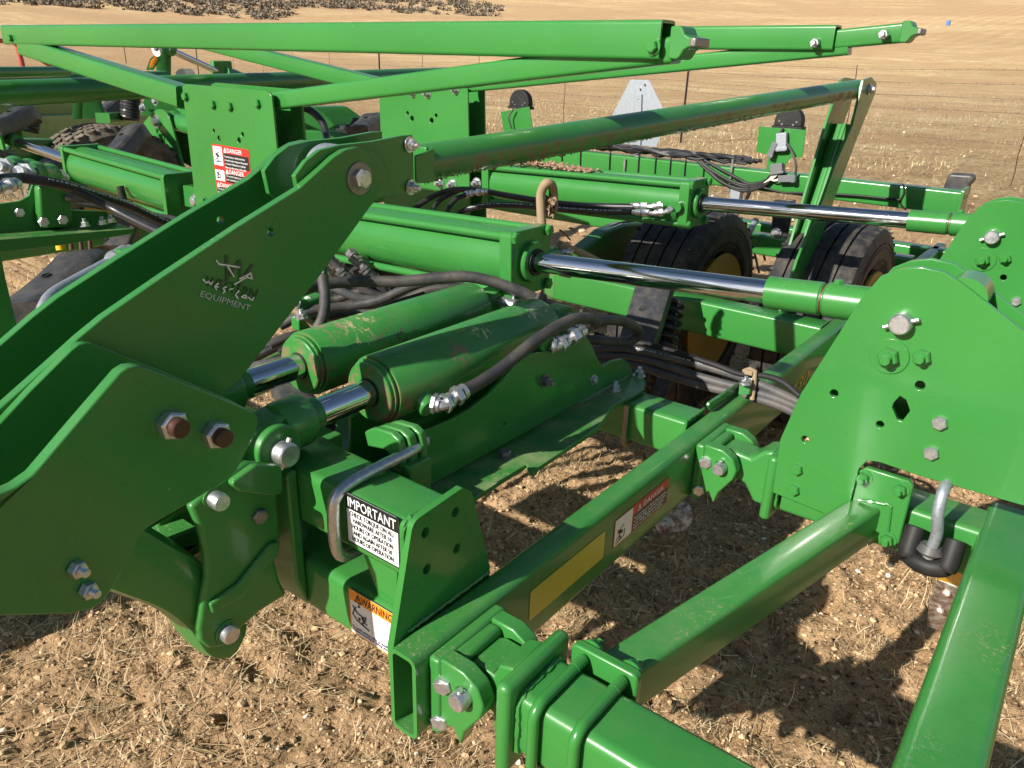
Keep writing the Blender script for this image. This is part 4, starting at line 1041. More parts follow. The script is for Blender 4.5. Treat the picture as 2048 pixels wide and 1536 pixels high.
L1 = thing('lift_cylinder', 'fat green lift cylinder nearest the camera, elbow fitting and hose on its side', 'hydraulic cylinder', V(-.96, 1.1, -.62), 'paired lift cylinders')
zc_ = lift_cyl(L1, -.96, True, True)
def side_port(t, p, d, name='port_boss'):
    MB().lathe(p, d, [(-.03, .0205), (.020, .0205), (.024, .0185)], 24).build(name, 'green', t)
sp = on(843, 800, 'x', -.905); side_port(L1, sp, (.92, -.1, -.4))
fp = [on(862, 805, 'x', -.885), on(885, 810, 'x', -.865), on(905, 797, 'x', -.865), on(935, 778, 'x', -.862)]
fitting(L1, fp, .0140)
MB().prism([on(u, v, 'x', -.8985) for u, v in ((858, 732), (872, 724), (884, 738), (886, 765), (868, 778), (862, 760))], (.001, 0, 0)).build('dirt_patch', 'clod', L1, bevel=.0004) if False else None
sp2 = on(1078, 676, 'x', -.905); side_port(L1, sp2, (.95, -.1, -.25))
fp2 = [on(1100, 690, 'x', -.88), on(1116, 692, 'x', -.87), on(1135, 679, 'x', -.87), on(1172, 657, 'x', -.868)]
fitting(L1, fp2, .0140)
text(L1, 'DUSA 24 23 245\nIR 23 AF 2330', V(-.92, 1.26, zc_+.052), (0, -1, 0), (.55, 0, .83), .012, 'print_grey', name='stamped_lettering', lines=1.2) if False else None
L2 = thing('lift_cylinder', 'fat green lift cylinder behind the nearest one, peeling paint and mud near its rod end', 'hydraulic cylinder', V(-1.154, 1.1, -.62), 'paired lift cylinders')
lift_cyl(L2, -1.154, False, True)
# peeled paint flakes on the far barrel
def flakes(t, X, spots, mat='clod'):
    m = MB(); R = .0637
    for (yc, ac, dy, da, n) in spots:
        for k in range(n):
            y = yc+random.gauss(0, dy); a = ac+random.gauss(0, da); s = random.uniform(.0006, .0026)*random.choice((1, 1, 1.6)); o = []
            c = []
            for i in range(6):
                th = i*math.pi/3; rr = s*random.uniform(.5, 1.4)
                yy = y+math.cos(th)*rr*1.5; aa = a+math.sin(th)*rr/R
                c.append(V(X+math.cos(aa)*(R+.0004), yy, -.5505+math.sin(aa)*(R+.0004)))
            m.add(c, [(0, 1, 2, 3, 4, 5)])
    return m.build('paint_flakes', mat, t, kind='stuff')
# ------------------------------------------------------------------ channel that carries them
mt = thing('cylinder_mount', 'dark green folded steel channel beside the lift cylinders, dusty bolted bottom flange', 'mounting plate', V(-.88, 1.2, -.78))
XW = -.890; ZF = -.7555
f = lambda u, v: on(u, v, 'x', XW)
WP = [(812, 880), (842, 865), (905, 838), (940, 818), (978, 788), (1000, 765), (1030, 730), (1060, 708), (1100, 700), (1140, 672), (1172, 672), (1184, 690), (1195, 718), (1205, 733), (1225, 722), (1245, 717), (1258, 728), (1266, 748)]
P = [f(u, v) for u, v in WP]
yb_ = on(1266, 748, 'x', XW).y
P += [Vector((XW, yb_, H+ZF+.006)), Vector((XW, P[0].y-.01, H+ZF+.006))]
MB().prism(P, (-.008, 0, 0), [circ(f(1010, 848), .004, 'x')]).build('web_plate', 'green', mt, bevel=.0012)
MB().prism([Vector((p.x-.145, p.y, min(p.z, H-.60))) for p in P], (-.008, 0, 0)).build('web_plate', 'green', mt, bevel=.0012)
fp_ = [Vector((XW-.008, P[0].y-.01, H+ZF)), Vector((XW-.008, on(1266, 748, 'x', XW).y, H+ZF))]+[on(u, v, 'z', ZF) for u, v in ((1284, 750), (1291, 762), (1288, 778), (1224, 812), (1196, 855), (1060, 945), (1052, 928), (938, 1002))]
MB().prism(fp_, (0, 0, -.011)).build('bottom_flange', 'green_caked', mt, bevel=.0015)
for u, v in ((1229, 780), (1278, 752)): bolt(mt, on(u, v, 'z', ZF), (0, 0, 1), .0125, 'zinc', 'nut', name='nut')
bolt(mt, on(1010, 912, 'z', ZF), (0, 0, 1), .0135, 'zinc_dark')
bolt(mt, f(1089, 762), (1, 0, 0), .0125, 'zinc_dark', 'nut', name='nut'); bolt(mt, f(1186, 759), (1, 0, 0), .0105, 'zinc', washer=True)
for dx in (.03, -.03):
    pass
# bent saddle plate on which the far eye sits
EP_ = [(1050, 720), (1062, 612), (1072, 600), (1090, 599), (1122, 608), (1157, 625), (1168, 642), (1178, 672), (1180, 760)]
MB().prism(offx(EP_, -1.03, -1.03), AX['x']*-.010).build('eye_plate', 'green', mt, bevel=.0015)
MB().prism(offx(EP_, -1.03, -1.225), AX['x']*-.010).build('eye_plate', 'green', mt, bevel=.0015)
ub2 = [on(1228, 818, 'y', 1.553)+Vector((0, -.004, .0)), on(1224, 862, 'y', 1.553), on(1232, 872, 'y', 1.553), on(1245, 872, 'y', 1.57)]
MB().sweep(spline([V(-.815, 1.553, -.77), V(-.815, 1.553, -.80), V(-.815, 1.553, -.85), V(-.815, 1.555, -.872), V(-.815, 1.575, -.885), V(-.815, 1.62, -.885)], 5), .0065, 10).build('u_bolt', 'hose_tan', mt)
# ------------------------------------------------------------------ clamp and zinc U bolt on the upper tube
cl = thing('tube_clamp', 'green slotted clamp blocks with a bright bent U bolt round the upper tube', 'clamp', V(-.80, .76, -.70))
CPs = [(728, 864), (740, 858), (752, 857), (782, 866), (797, 880), (803, 905), (803, 945), (780, 936), (782, 912), (770, 900), (735, 893)]
for k, dy in enumerate((.765, .782, .804)):
    P = [on(u, v, 'y', .765) for u, v in CPs]
    P = [Vector((p.x+.004*k, dy, p.z)) for p in P]
    MB().prism(P, AX['y']*(.014 if k != 1 else .018)).build('clamp_block', 'green_cast', cl, bevel=.003)
MB().box(V(-.80, .792, -.66), .05, .05, .12).build('clamp_foot', 'green_cast', cl, bevel=.003)
uz = MB().sweep(spline([on(835, 876, 'y', .845), V(-.792, .80, -.582)+Vector((0, 0, 0)), V(-.797, .72, -.588), V(-.799, .665, -.592), V(-.799, .637, -.603), V(-.799, .630, -.63), V(-.799, .630, -.68), V(-.799, .640, -.708), V(-.799, .668, -.716), V(-.799, .74, -.716)], 6), .0095, 16)
uz.build('u_bolt', 'zinc', cl)
tp = on(822, 882, 'y', .83)
m = MB(); dd_ = Vector((.0, 1, .0))
for k in range(8): m.lathe(tp+dd_*(.003*k), dd_, [(0, .0085), (.0015, .0102), (.003, .0085)], 16)
m.build('bolt_thread', 'zinc', cl)
MB().lathe(tp-dd_*.012, dd_, [(0, .016), (.006, .016)], 20).build('washer', 'zinc', cl)
bolt(cl, on(851, 882, 'y', .86), (.9, .5, 0), .0085, 'zinc', washer=False)
# ------------------------------------------------------------------ forged pivot bracket under the arm
pk = thing('pivot_bracket', 'dark green forged bracket with three pins, hanging below the lift arm', 'bracket', V(-.95, .5, -.95))
XP = -.905
PB = [(396, 1000), (440, 962), (470, 940), (500, 925), (553, 930), (556, 1000), (562, 1070), (548, 1110), (560, 1160), (575, 1190), (520, 1225), (478, 1262), (448, 1296), (420, 1298), (402, 1285), (397, 1262), (404, 1210), (414, 1160), (412, 1110), (400, 1060), (380, 1015)]
Pz = [on(u, v, 'x', XP) for u, v in PB]
MB().prism(Pz, (-.016, 0, 0)).build('near_side', 'green_cast', pk, bevel=.006, seg=3)
MB().prism([Vector((p.x-.13, p.y, p.z)) for p in Pz], (-.016, 0, 0)).build('far_side', 'green_cast', pk, bevel=.004)
# raised back wall and ribs of the forging
bw = [V(XP+.002, .628, -.60), V(XP+.002, .648, -.60), V(XP+.002, .648, -.86), V(XP+.002, .628, -.80)]
MB().prism(bw, (-.15, 0, 0)).build('back_wall', 'green_cast', pk, bevel=.004)
MB().prism(round_poly([on(u, v, 'x', XP) for u, v in ((500, 925), (553, 925), (556, 985), (520, 985), (470, 978), (448, 962))], .012), (.014, 0, 0)).build('upper_boss', 'green_cast', pk, bevel=.010, seg=4)
MB().prism([on(u, v, 'x', XP) for u, v in ((535, 1085), (556, 1078), (552, 1108), (480, 1190), (420, 1225), (414, 1205), (470, 1165))], (.008, 0, 0)).build('rib', 'green_cast', pk, bevel=.006, seg=4)
for (u, v, r, L, mt_) in ((428, 996, .0135, .022, 'zinc'), (453, 1263, .0145, .016, 'zinc')):
    p = on(u, v, 'x', XP)
    MB().lathe(p, (1, 0, 0), [(0, r*1.35), (.002, r*1.35)], 28).build('washer', 'green_cast', pk)
    MB().lathe(p, (1, 0, 0), [(0, r), (L*.85, r), (L, r*.86)], 28).build('pin', mt_, pk)
bolt(pk, on(518, 1030, 'x', XP), (1, -.2, 0), .0125, 'zinc_dark', washer=False)
# curved arm reaching down to the pin
m = MB(); c_ = [on(150, 1060, 'x', -.965), on(250, 1110, 'x', -.965), on(330, 1150, 'x', -.965), on(385, 1200, 'x', -.965), on(420, 1255, 'x', -.965), on(450, 1262, 'x', -.965)]
pts = spline(c_, 8); R_ = []
for i, p in enumerate(pts):
    t = (pts[min(i+1, len(pts)-1)]-pts[max(0, i-1)]).normalized(); n_ = Vector((1, 0, 0)).cross(t).normalized(); h_ = .052-.020*(i/len(pts))
    q = []
    for a in range(16):
        th = a*math.pi/8; cc, ss = math.cos(th), math.sin(th); k = (abs(cc)**4+abs(ss)**4)**-.25
        q.append(p+Vector((1, 0, 0))*(.045*k*cc)+n_*(h_*k*ss))
    R_.append(q)
m.loft(R_); m.build('curved_arm', 'green_cast', pk)
MB().box(on(350, 1080, 'x', -1.02), .06, .05, .05).build('stop_block', 'green', pk, bevel=.004)
MB().cyl(on(362, 1106, 'x', -.99), on(408, 1076, 'x', -1.0), .006, n=12).build('stop_rod', 'black_plastic', pk)
# ------------------------------------------------------------------ transport masts
def mast(y, pts, bolts_, holes_, t, depth=.105):
    P = [on(u, v, 'y', y) for u, v in pts]
    hs = [circ(on(u, v, 'y', y), r, 'y') for u, v, r in holes_]
    MB().prism(P, AX['y']*.008, hs).build('front_plate', 'green', t, bevel=.0015)
    MB().prism([Vector((p.x, y+depth, p.z+.004)) for p in P], AX['y']*.008).build('rear_plate', 'green', t, bevel=.0015)
m1 = thing('mast', 'tall green double plate mast with red DANGER decals, carrying the nearer rest beam', 'mast', V(-2.3, 1.55, -.9), 'masts carrying the rest beams')
MY = 1.535-.055
mast(MY, [(364, 172), (372, 168), (530, 182), (538, 185), (543, 192), (560, 360), (562, 520), (404, 520)], None, [(428, 262, .007), (438, 277, .009), (478, 281, .009), (485, 269, .007)], m1)
for u, v in ((372, 193), (427, 209), (461, 213), (516, 207)): bolt(m1, on(u, v, 'y', MY), (0, -1, 0), .014, 'green', washer=False)
bolt(m1, on(409, 402, 'y', MY), (0, -1, 0), .012, 'green')
# rest beams: cross beam, two slanting arms, end block
def rest(t, y, cb_, la_, ra_, ext=None, k=0):
    h = .0735
    (u0, v0), (u1, v1) = cb_
    A = on(u0, v0, 'y', y); B = on(u1, v1, 'y', y)
    MB().rtube(A, B, .060, h if not k else .070, rad=.009, wall=.006, open1=True).build('cross_beam', 'green', t)
    for nm, (p, q), w, hh in (('slanting_arm', la_, .070, .070), ('slanting_arm', ra_, .045, .050)):
        MB().rtube(on(*p, 'y', y+.008), on(*q, 'y', y+.008), w, hh, rad=.009).build(nm, 'green', t)
rest(m1, MY+.04, ((19, 70), (1334, 81)), ((52, 92), (372, 194)), ((545, 203), (1352, 100)))
bolt(m1, on(22, 76, 'y', MY+.008), (0, -1, 0), .014, 'green', washer=False)
bolt(m1, on(1306, 93, 'y', MY+.009), (0, -1, 0), .0125, 'green', washer=True)
# cradle block at its right end
def cradle(t, u, v, y, s=1.0, worn=True):
    c = on(u, v, 'y', y); x0 = c.x; z0 = c.z-H
    P = [(-.012, .034), (.010, .036), (.018, .030), (.024, .018), (.036, .012), (.050, .012), (.056, .006), (.056, -.006), (.050, -.010), (.036, -.010), (.026, -.016), (.018, -.030), (.010, -.036), (-.012, -.034)]
    MB().prism([V(x0+a*s, y-.022, z0+b*s) for a, b in P], AX['y']*.06).build('cradle_block', 'green_cast', t, bevel=.003)
    MB().box(V(x0+.049*s, y+.005, z0+.001*s), .016*s, .064, .020*s).build('worn_tip', 'zinc_dark' if worn else 'green', t, bevel=.003)
cradle(m1, 1358, 86, MY+.03, .85)
# three red DANGER labels
def danger_stack(t, y):
    A = on(424, 287, 'y', y); B = on(497, 296, 'y', y); w = B.x-A.x; k_ = .49; TH = .335*k_+.03
    z0 = A.z-TH
    xd, yd = (1, 0, -.012), (0, 0, 1)
    b = quad(t, 'danger_decal', Vector((A.x, y, z0)), xd, yd, w, TH, 'decal_red', rnd=.006)
    e = Vector((A.x, y-.0012, z0+.03))
    for k, (top, hgt) in enumerate(((.335*k_, .145*k_), (.184*k_, .094*k_), (.086*k_, .086*k_))):
        zz = top-hgt
        if k < 2: quad(b, 'decal_panel', e+Vector((.004, 0, zz+.006)), xd, yd, w*.25, hgt-.012, 'decal_white', lift=0, th=.0003, rnd=.003); figure(b, e+Vector((.006, -.0006, zz+.010)), xd, yd, hgt*.6, RAKE, .0026)
        x1 = w*.31 if k < 2 else .004
        quad(b, 'decal_panel', e+Vector((x1, 0, zz+.004)), xd, yd, w*.98-x1, hgt*.60, 'decal_black', lift=0, th=.0003)
        text(b, 'DANGER', e+Vector((x1+.020, -.0007, zz+hgt*.70)), xd, yd, .020, 'decal_white', width=w*.40)
        figure(b, e+Vector((x1+.003, -.0006, zz+hgt*.70)), xd, yd, .014, [[(0, 0), (.5, 1), (1, 0), (0, 0)], [(.5, .7), (.5, .3)]], .0025, 'decal_white')
        tx = 'To avoid injury or death stand clear\nof machine when wings are being raised\nor lowered. Mechanical or hydraulic\nfailure can allow wings to fall rapidly' if k == 0 else 'To avoid injury or death do\nnot contact electric lines' if k == 1 else 'To avoid injury or\ndeath, keep clear'
        text(b, tx, e+Vector((x1+.003, -.0007, zz+hgt*.48)), xd, yd, .0085, 'decal_white', lines=1.3, width=w*.62 if k < 2 else w*.40)
    quad(b, 'decal_panel', e+Vector((w*.72, 0, .085*k_-.022)), xd, yd, w*.24, .018, 'decal_orange', lift=0, th=.0003)
danger_stack(m1, MY)
m2 = thing('mast', 'tall green double plate mast behind the pipe, carrying the farther rest beam', 'mast', V(-2.4, 2.6, -.9), 'masts carrying the rest beams')
M2 = 2.6-.055
mast(M2, [(758, 196), (764, 190), (928, 172), (935, 176), (938, 300), (940, 470), (900, 500), (772, 500)], None, [(815, 226, .008), (824, 237, .011), (863, 241, .011), (872, 231, .008)], m2)
for u, v in ((825, 185), (855, 187), (911, 179)): bolt(m2, on(u, v, 'y', M2), (0, -1, 0), .015, 'zinc', 'nut', name='nut')
for u, v in ((880, 366), (905, 369), (954, 366)): bolt(m2, on(u, v, 'y', M2), (0, -1, 0), .017, 'zinc', 'nut', name='nut')
rest(m2, M2+.04, ((300, 77), (1674, 76)), ((400, 82), (790, 180)), ((935, 172), (1700, 92)), k=1)
MB().rtube(on(1640, 82, 'y', M2+.045), on(1806, 66, 'y', M2+.045), .045, .052, rad=.008).build('beam_extension', 'green', m2)
cradle(m2, 1812, 64, M2+.03, .8, True)
for u, v in ((1631, 86), (1768, 69)): bolt(m2, on(u, v, 'y', M2+.003), (0, -1, 0), .0145, 'zinc', 'nut', name='nut', washer=False)

MB().box(V(-1.10, 1.20, -.762), .40, .80, .008).build('added_dark_floor', 'green_mud', mt)  # added sheet that hides lit ground and darkens the gap under the cylinders
MB().box(V(-1.05, .80, -.72), .05, .06, .16).box(V(-.99, .78, -.70), .02, .05, .16).build('stiffener', 'green_cast', mt, bevel=.003)
def PD(u, v, d): return Vector((0, 0, H))+ray(u, v).normalized()*d
def spring(parent, a, b, R, r, turns, mat='black_paint', name='spring'):
    a = Vector(a); b = Vector(b); d, x, y = frame(b-a); L = (b-a).length; n = int(turns*14)
    return MB().sweep([a+d*(L*i/n)+x*(R*math.cos(2*math.pi*i/14))+y*(R*math.sin(2*math.pi*i/14)) for i in range(n+1)], r, 7).build(name, mat, parent)
# ------------------------------------------------------------------ gauge wheels
def wheel(c, R, wid, label, tread='rib', rim='yellow_rim', rubber_='tyre', group='gauge wheels'):
    """axle along x; c = centre (z from eye height)"""
    c = V(*c); t = thing('gauge_wheel', label, 'wheel', c-Vector((0, 0, R)), group)
    h = wid/2; n = 84
    prof = []
    if tread == 'rib':
        g_ = [-.56, -.19, .19, .56]
        prof = [(-h*.62, R*.56), (-h*.86, R*.60), (-h*1.02, R*.74), (-h*1.0, R*.88), (-h*.93, R*.955), (-h*.86, R*.972)]
        for q in g_: prof += [(h*(q-.030), R*(.997-.012*q*q*2)), (h*(q-.022), R*.958), (h*(q+.022), R*.958), (h*(q+.030), R*(.997-.012*q*q*2))]
        prof += [(h*.86, R*.972), (h*.93, R*.955), (h*1.0, R*.88), (h*1.02, R*.74), (h*.99, R*.70), (h*.97, R*.70), (h*.86, R*.60), (h*.62, R*.56)]
    else:
        prof = [(-h*.62, R*.52), (-h*1.0, R*.70), (-h*.95, R*.9), (-h*.8, R*.965), (0, R*.975), (h*.8, R*.965), (h*.95, R*.9), (h*1.0, R*.70), (h*.62, R*.52)]
    m = MB().lathe(c, (1, 0, 0), prof, n, cap=False)
    if tread != 'rib':
        # rows of angled lugs with zigzag gaps
        for row in (-.66, -.22, .22, .66):
            k = 42
            for i in range(k):
                a0 = 2*math.pi*(i+(.5 if row in (-.22, .66) else 0))/k; pts = []
                for (da, dx) in ((-.055, -.17), (0.0, -.10), (.055, -.17), (.055, .12), (0.0, .19), (-.055, .12)):
                    a = a0+da; x_ = h*(row+dx)
                    pts.append((a, x_))
                lo_ = [c+Vector((x_, math.cos(a)*R*.95, math.sin(a)*R*.95)) for a, x_ in pts]
                hi_ = [c+Vector((x_, math.cos(a)*R*1.0, math.sin(a)*R*1.0)) for a, x_ in pts]
                m.loft([lo_, hi_], cap0=False, smooth=False)
    else:
        # short shoulder notches
        for i in range(44):
            a = 2*math.pi*i/44
            for sx_ in (-1, 1):
                p = c+Vector((sx_*h*.90, math.cos(a)*R*.972, math.sin(a)*R*.972))
                rd = Vector((0, math.cos(a), math.sin(a))); tg = Vector((0, -math.sin(a), math.cos(a)))
                m.box(p, h*.10, .012, .006, X=Vector((1, 0, 0)), Y=tg, Z=rd)
    m.build('tyre', rubber_, t)
    # raised rings and letters on the outer wall
    mm = MB()
    for q in (.80, .84, .66): mm.lathe(c+Vector((h*1.012, 0, 0)), (1, 0, 0), [(0, R*q), (.002, R*q), (.002, R*(q+.008)), (0, R*(q+.008))], 60, cap=False)
    mm.build('sidewall_rings', rubber_, t)
    r0 = R*.565
    MB().lathe(c+Vector((h*.80, 0, 0)), (1, 0, 0), [(.03, r0), (.034, r0*1.04), (.026, r0*1.05), (.018, r0*.97), (-.03, r0*.93), (-.06, r0*.90), (-.11, r0*.86), (-.115, r0*.5), (-.10, r0*.3), (-.09, r0*.12)], 56, cap=True).build('rim', rim, t)
    for i in range(6):
        a = i*math.pi/3+.3; p = c+Vector((h*.80-.108, math.cos(a)*r0*.4, math.sin(a)*r0*.4)); bolt(t, p, (1, 0, 0), .011, 'zinc', name='wheel_nut', kind='nut')
    return t
wheel((-1.375, 3.06, -.968), .432, .300, 'black ribbed tyre on yellow rim, behind the chrome rod, farther left')
wheel((-.815, 3.20, -.968), .432, .315, 'dusty black ribbed tyre seen from above, right of the leaning lever', rubber_='tyre')
ty = PD(205, 249, 5.1)
wheel((ty.x, ty.y, ty.z-H-.43), .430, .34, 'brown muddy tyre with zigzag tread, behind the left cylinder', tread='lug', rubber_='tyre_dusty')
# ------------------------------------------------------------------ black opener shanks with springs
def shank(label, top, bot, w=.12, h=.045, holes=True, spr=None, group='black opener shanks', head=True, hole_t=.42):
    t = thing('opener_shank', label, 'shank', Vector((bot.x, bot.y, bot.z)), group)
    d = (bot-top); L = d.length; d.normalize(); s = Vector((1, 0, 0)); s = (s-d*s.dot(d)).normalized(); u = s.cross(d).normalized()
    if u.z < 0: u = -u
    R = []
    N = 14
    for i in range(N+1):
        q = i/N; c = top+d*(L*q)+u*(-.10*h*math.sin(q*math.pi))
        ww = w*(1.0-.10*q); hh = h
        if head and q < .22:
            k = (1-q/.22); c = c-u*(.030*k*k); ww = w*(1-.25*k*k)
        ring = []
        for a in range(20):
            th = a*2*math.pi/20; cc, ss = math.cos(th), math.sin(th); kk = (abs(cc)**5+abs(ss)**5)**-.2
            ring.append(c+s*(ww/2*kk*cc)+u*(hh/2*kk*ss))
        R.append(ring)
    MB().loft(R).build('shank_arm', 'shank_black', t)
    if holes: MB().lathe(top+d*(L*hole_t)+u*(h*.36)-s*.01, u, [(0, .011), (h*.085, .011), (h*.09, .009), (h*.06, .009)], 16, cap=True).build('arm_hole_rim', 'black_plastic', t)
    if spr:
        spring(t, spr[0], spr[1], spr[2], spr[2]*.22, spr[3])
        MB().cyl(spr[0], spr[1], spr[2]*.5, n=12).build('spring_guide', 'black_plastic', t)
    return t
shank('black steel opener shank with coil spring, in front of the yellow wheel', on(1315, 560, 'y', 2.42), on(1238, 800, 'y', 2.02), w=.135, h=.06, spr=(on(1345, 600, 'y', 2.44), on(1310, 790, 'y', 2.28), .040, 11), head=False, hole_t=.30)
shank('large black curved opener shank at left, behind the bent zinc tube', PD(185, 512, 2.35), PD(48, 640, 2.1), w=.135, h=.09, group=None, hole_t=.55)
shank('black opener shank with spring at far left edge, above the chrome rod', PD(60, 220, 4.6), PD(-20, 262, 4.3), w=.10, h=.08, spr=(PD(60, 224, 4.8), PD(54, 262, 4.8), .045, 6))
shank('black opener shank with spring beyond the thick left pipe', PD(246, 188, 6.0), PD(206, 232, 5.8), w=.11, h=.09, spr=(PD(262, 192, 5.7), PD(260, 240, 5.7), .05, 8))
shank('black opener shank beside the muddy left tyre', PD(276, 254, 4.62), PD(222, 322, 4.35), w=.115, h=.09)
shank('short black opener shank below the left chrome rod', PD(134, 322, 4.5), PD(86, 352, 4.3), w=.15, h=.12)
shank('black opener shank behind the square mast gap', PD(752, 234, 5.4), PD(716, 268, 5.1), w=.16, h=.10, spr=(PD(757, 240, 5.5), PD(757, 275, 5.5), .05, 5))
shank('blue black shank under the near fold cylinder', PD(780, 478, 2.55), PD(728, 560, 2.3), w=.11, h=.06, holes=False, head=False)
# ------------------------------------------------------------------ opener foot at lower right
op = thing('seed_opener', 'yellow shank with worn steel point and black rubber ring, under the right tube', 'opener', V(-.06, 2.0, -1.4))
rc = on(1858, 1108, 'y', 1.47)
ring = []
for a in range(-160, -19, 10): ring.append(rc+Vector((math.cos(math.radians(a))*.037, .0, math.sin(math.radians(a))*.026)))
ring = [ring[0]+Vector((0, .02, .045))]+ring+[ring[-1]+Vector((0, .02, .045))]
MB().sweep(spline(ring, 3), .0185, 16).build('rubber_ring', 'black_plastic', op)
MB().lathe(rc+Vector((0, 0, .01)), (0, -.15, -1), [(-.01, .018), (.004, .024), (.010, .018)], 24).build('ring_washer', 'hose_grey', op)
MB().sweep(spline([rc+Vector((0, -.003, -.004)), rc+Vector((.004, -.008, .05)), on(1876, 1025, 'y', 1.455), on(1887, 982, 'y', 1.470), on(1900, 962, 'y', 1.51), on(1925, 950, 'y', 1.58)], 8), .0105, 16).build('bent_rod', 'galvanised', op)
ys = [on(1892, 1118, 'y', 1.66), on(1940, 1128, 'y', 1.66), on(1922, 1176, 'y', 1.74), on(1880, 1164, 'y', 1.74)]
MB().prism([on(1885, 1080, 'y', 1.60), on(1946, 1090, 'y', 1.60), on(1922, 1182, 'y', 1.78), on(1872, 1162, 'y', 1.78)], (0, .05, .02)).build('shank', 'yellow', op, bevel=.003)
pp = [on(u, v, 'y', y_) for u, v, y_ in ((1873, 1160, 1.765), (1925, 1178, 1.765), (1916, 1215, 1.86), (1896, 1262, 2.02), (1852, 1256, 2.02), (1858, 1205, 1.86))]
MB().prism(pp, (0, .03, .012)).build('steel_point', 'worn_steel', op, bevel=.004)
for u, v, y_ in ((1892, 1186, 1.80), (1880, 1222, 1.89)): MB().lathe(on(u, v, 'y', y_-.012), (0, -.9, .5), [(-.004, .010), (.003, .009), (.005, .006)], 18).build('rivet', 'worn_steel', op)
MB().cyl(on(2012, 1100, 'y', 1.9)+Vector((0, 0, -.4)), on(2030, 1040, 'y', 1.9), .02, n=12) if False else None
# rusty disc half hidden on the ground under the DANGER decal
dk = thing('disc_opener', 'rusty worn disc and scraper lying in shade below the DANGER decal', 'disc', on(1345, 1050, 'z', -1.38))
for (u, v, r_) in ((1352, 1030, .055), (1330, 1050, .03)): MB().lathe(on(u, v, 'z', -1.33), (.5, -.75, .45), [(-.004, r_), (.004, r_*.97), (.012, r_*.45), (.016, r_*.4)], 28).build('disc', 'worn_steel', dk)
cz = thing('closing_wheel', 'dark narrow closing wheel with rusty rim, at the foot of the coil spring', 'wheel', on(1350, 800, 'y', 2.15)-Vector((0, 0, .1)))
MB().lathe(on(1352, 800, 'y', 2.2)+Vector((-.04, 0, -.02)), (1, .25, 0), [(-.022, .085), (-.022, .12), (.022, .12), (.022, .085)], 36, cap=False).build('rim', 'tyre', cz)
MB().lathe(on(1352, 800, 'y', 2.2)+Vector((-.04, 0, -.02)), (1, .25, 0), [(-.018, .086), (0, .080), (.018, .086)], 36, cap=False).build('hub', 'copper_thread', cz)
MB().box(on(1330, 765, 'y', 2.2), .06, .05, .08).build('spring_seat', 'black_plastic', cz, bevel=.004); bolt(cz, on(1352, 752, 'y', 2.18), (0, 0, 1), .011, 'zinc', 'nut', name='nut')
# ------------------------------------------------------------------ harness bar at the back
YB = 3.9
hb = thing('harness_bar', 'rear green square bar wrapped with a thick black cable harness and ties', 'tool bar', V(-1.6, YB, -.9))
ZT = -.462
MB().rtube(V(-3.2, YB+.05, ZT-.052), V(-.535, YB+.05, ZT-.052), .10, .100, rad=.010).build('bar', 'green_clean', hb)
ep = [on(1924, 384, 'y', YB), on(1934, 380, 'y', YB)]
MB().prism(round_poly([V(-.532, YB-.02, ZT+.012), V(-.532, YB+.13, ZT+.012), V(-.532, YB+.13, ZT-.17), V(-.532, YB-.02, ZT-.15)], .015), (.012, 0, 0), [circ(V(-.532, YB+.03, ZT-.03), .008, 'x'), circ(V(-.532, YB+.09, ZT-.03), .008, 'x'), circ(V(-.532, YB+.03, ZT-.11), .008, 'x'), circ(V(-.532, YB+.09, ZT-.11), .008, 'x')]).build('end_plate', 'green_clean', hb, bevel=.001)
yl = on(1530, 445, 'z', -.78)
MB().rtube(V(-3.0, yl.y, -.83), V(-.5, yl.y, -.83), .10, .10, rad=.012).build('lower_bar', 'green_clean', hb)
tie_u = [497, 838, 1030, 1335, 1640, 1800, 1970]
def bar_x(u): return on(u, 330, 'y', YB).x
for u in (1060, 1124, 1161, 1220, 1278, 1312, 1342, 1372, 1410):
    x_ = on(u, 325, 'y', YB).x
    MB().sweep([V(x_, YB-.002, ZT+.02), V(x_, YB-.006, ZT-.02), V(x_+.003, YB-.006, ZT-.10)], .0035, 6).build('cable_tie', 'black_plastic', hb)
hs = thing('wire_harness', 'twisted bundle of black cables lying along the rear bar', 'cables', V(-2.0, YB, ZT))
x0, x1 = on(1130, 300, 'y', YB).x, on(1470, 345, 'y', YB).x
for k in range(24):
    ph = random.uniform(0, 6.28); f = random.uniform(5, 11); a_ = random.uniform(.012, .035); pts = []
    yo = random.uniform(0, .07); zo = random.uniform(.004, .022)
    xs = x0+random.uniform(-.2, .1); xe = x1+random.uniform(-.06, .10)
    n_ = 26
    for i in range(n_+1):
        q = i/n_; x_ = xs+(xe-xs)*q
        pts.append(V(x_, YB+.02+yo+a_*math.sin(f*x_*2+ph), ZT+zo+abs(.020*math.sin(f*x_*1.7+ph*2))+.004))
    hose(pts, random.uniform(.006, .0095), random.choice(['black_plastic', 'hose_clean', 'corrugated', 'black_plastic']), hs, 'cable', 7, 3)
for k, (zz, du) in enumerate(((0, 0), (6, 8), (12, 3), (-5, 14), (17, 10))):
    pts = [on(1395+du, 322+zz*.3, 'y', YB-.01), on(1430+du, 345+zz, 'y', YB-.015), on(1462+du, 362+zz, 'y', YB-.02), on(1500, 371+zz*.6, 'y', YB-.02), on(1530+du*.3, 362+zz*.4, 'y', YB-.02), on(1552, 340+zz*.3, 'y', YB-.02)]
    hose(pts, .0080, 'corrugated' if k % 2 else 'black_plastic', hs, 'cable', 8, 6)
hose([on(1500, 370, 'y', YB-.02), on(1497, 390, 'y', YB-.02), on(1484, 410, 'y', YB-.01), on(1472, 425, 'y', YB+.02)], .009, 'black_plastic', hs, 'cable')
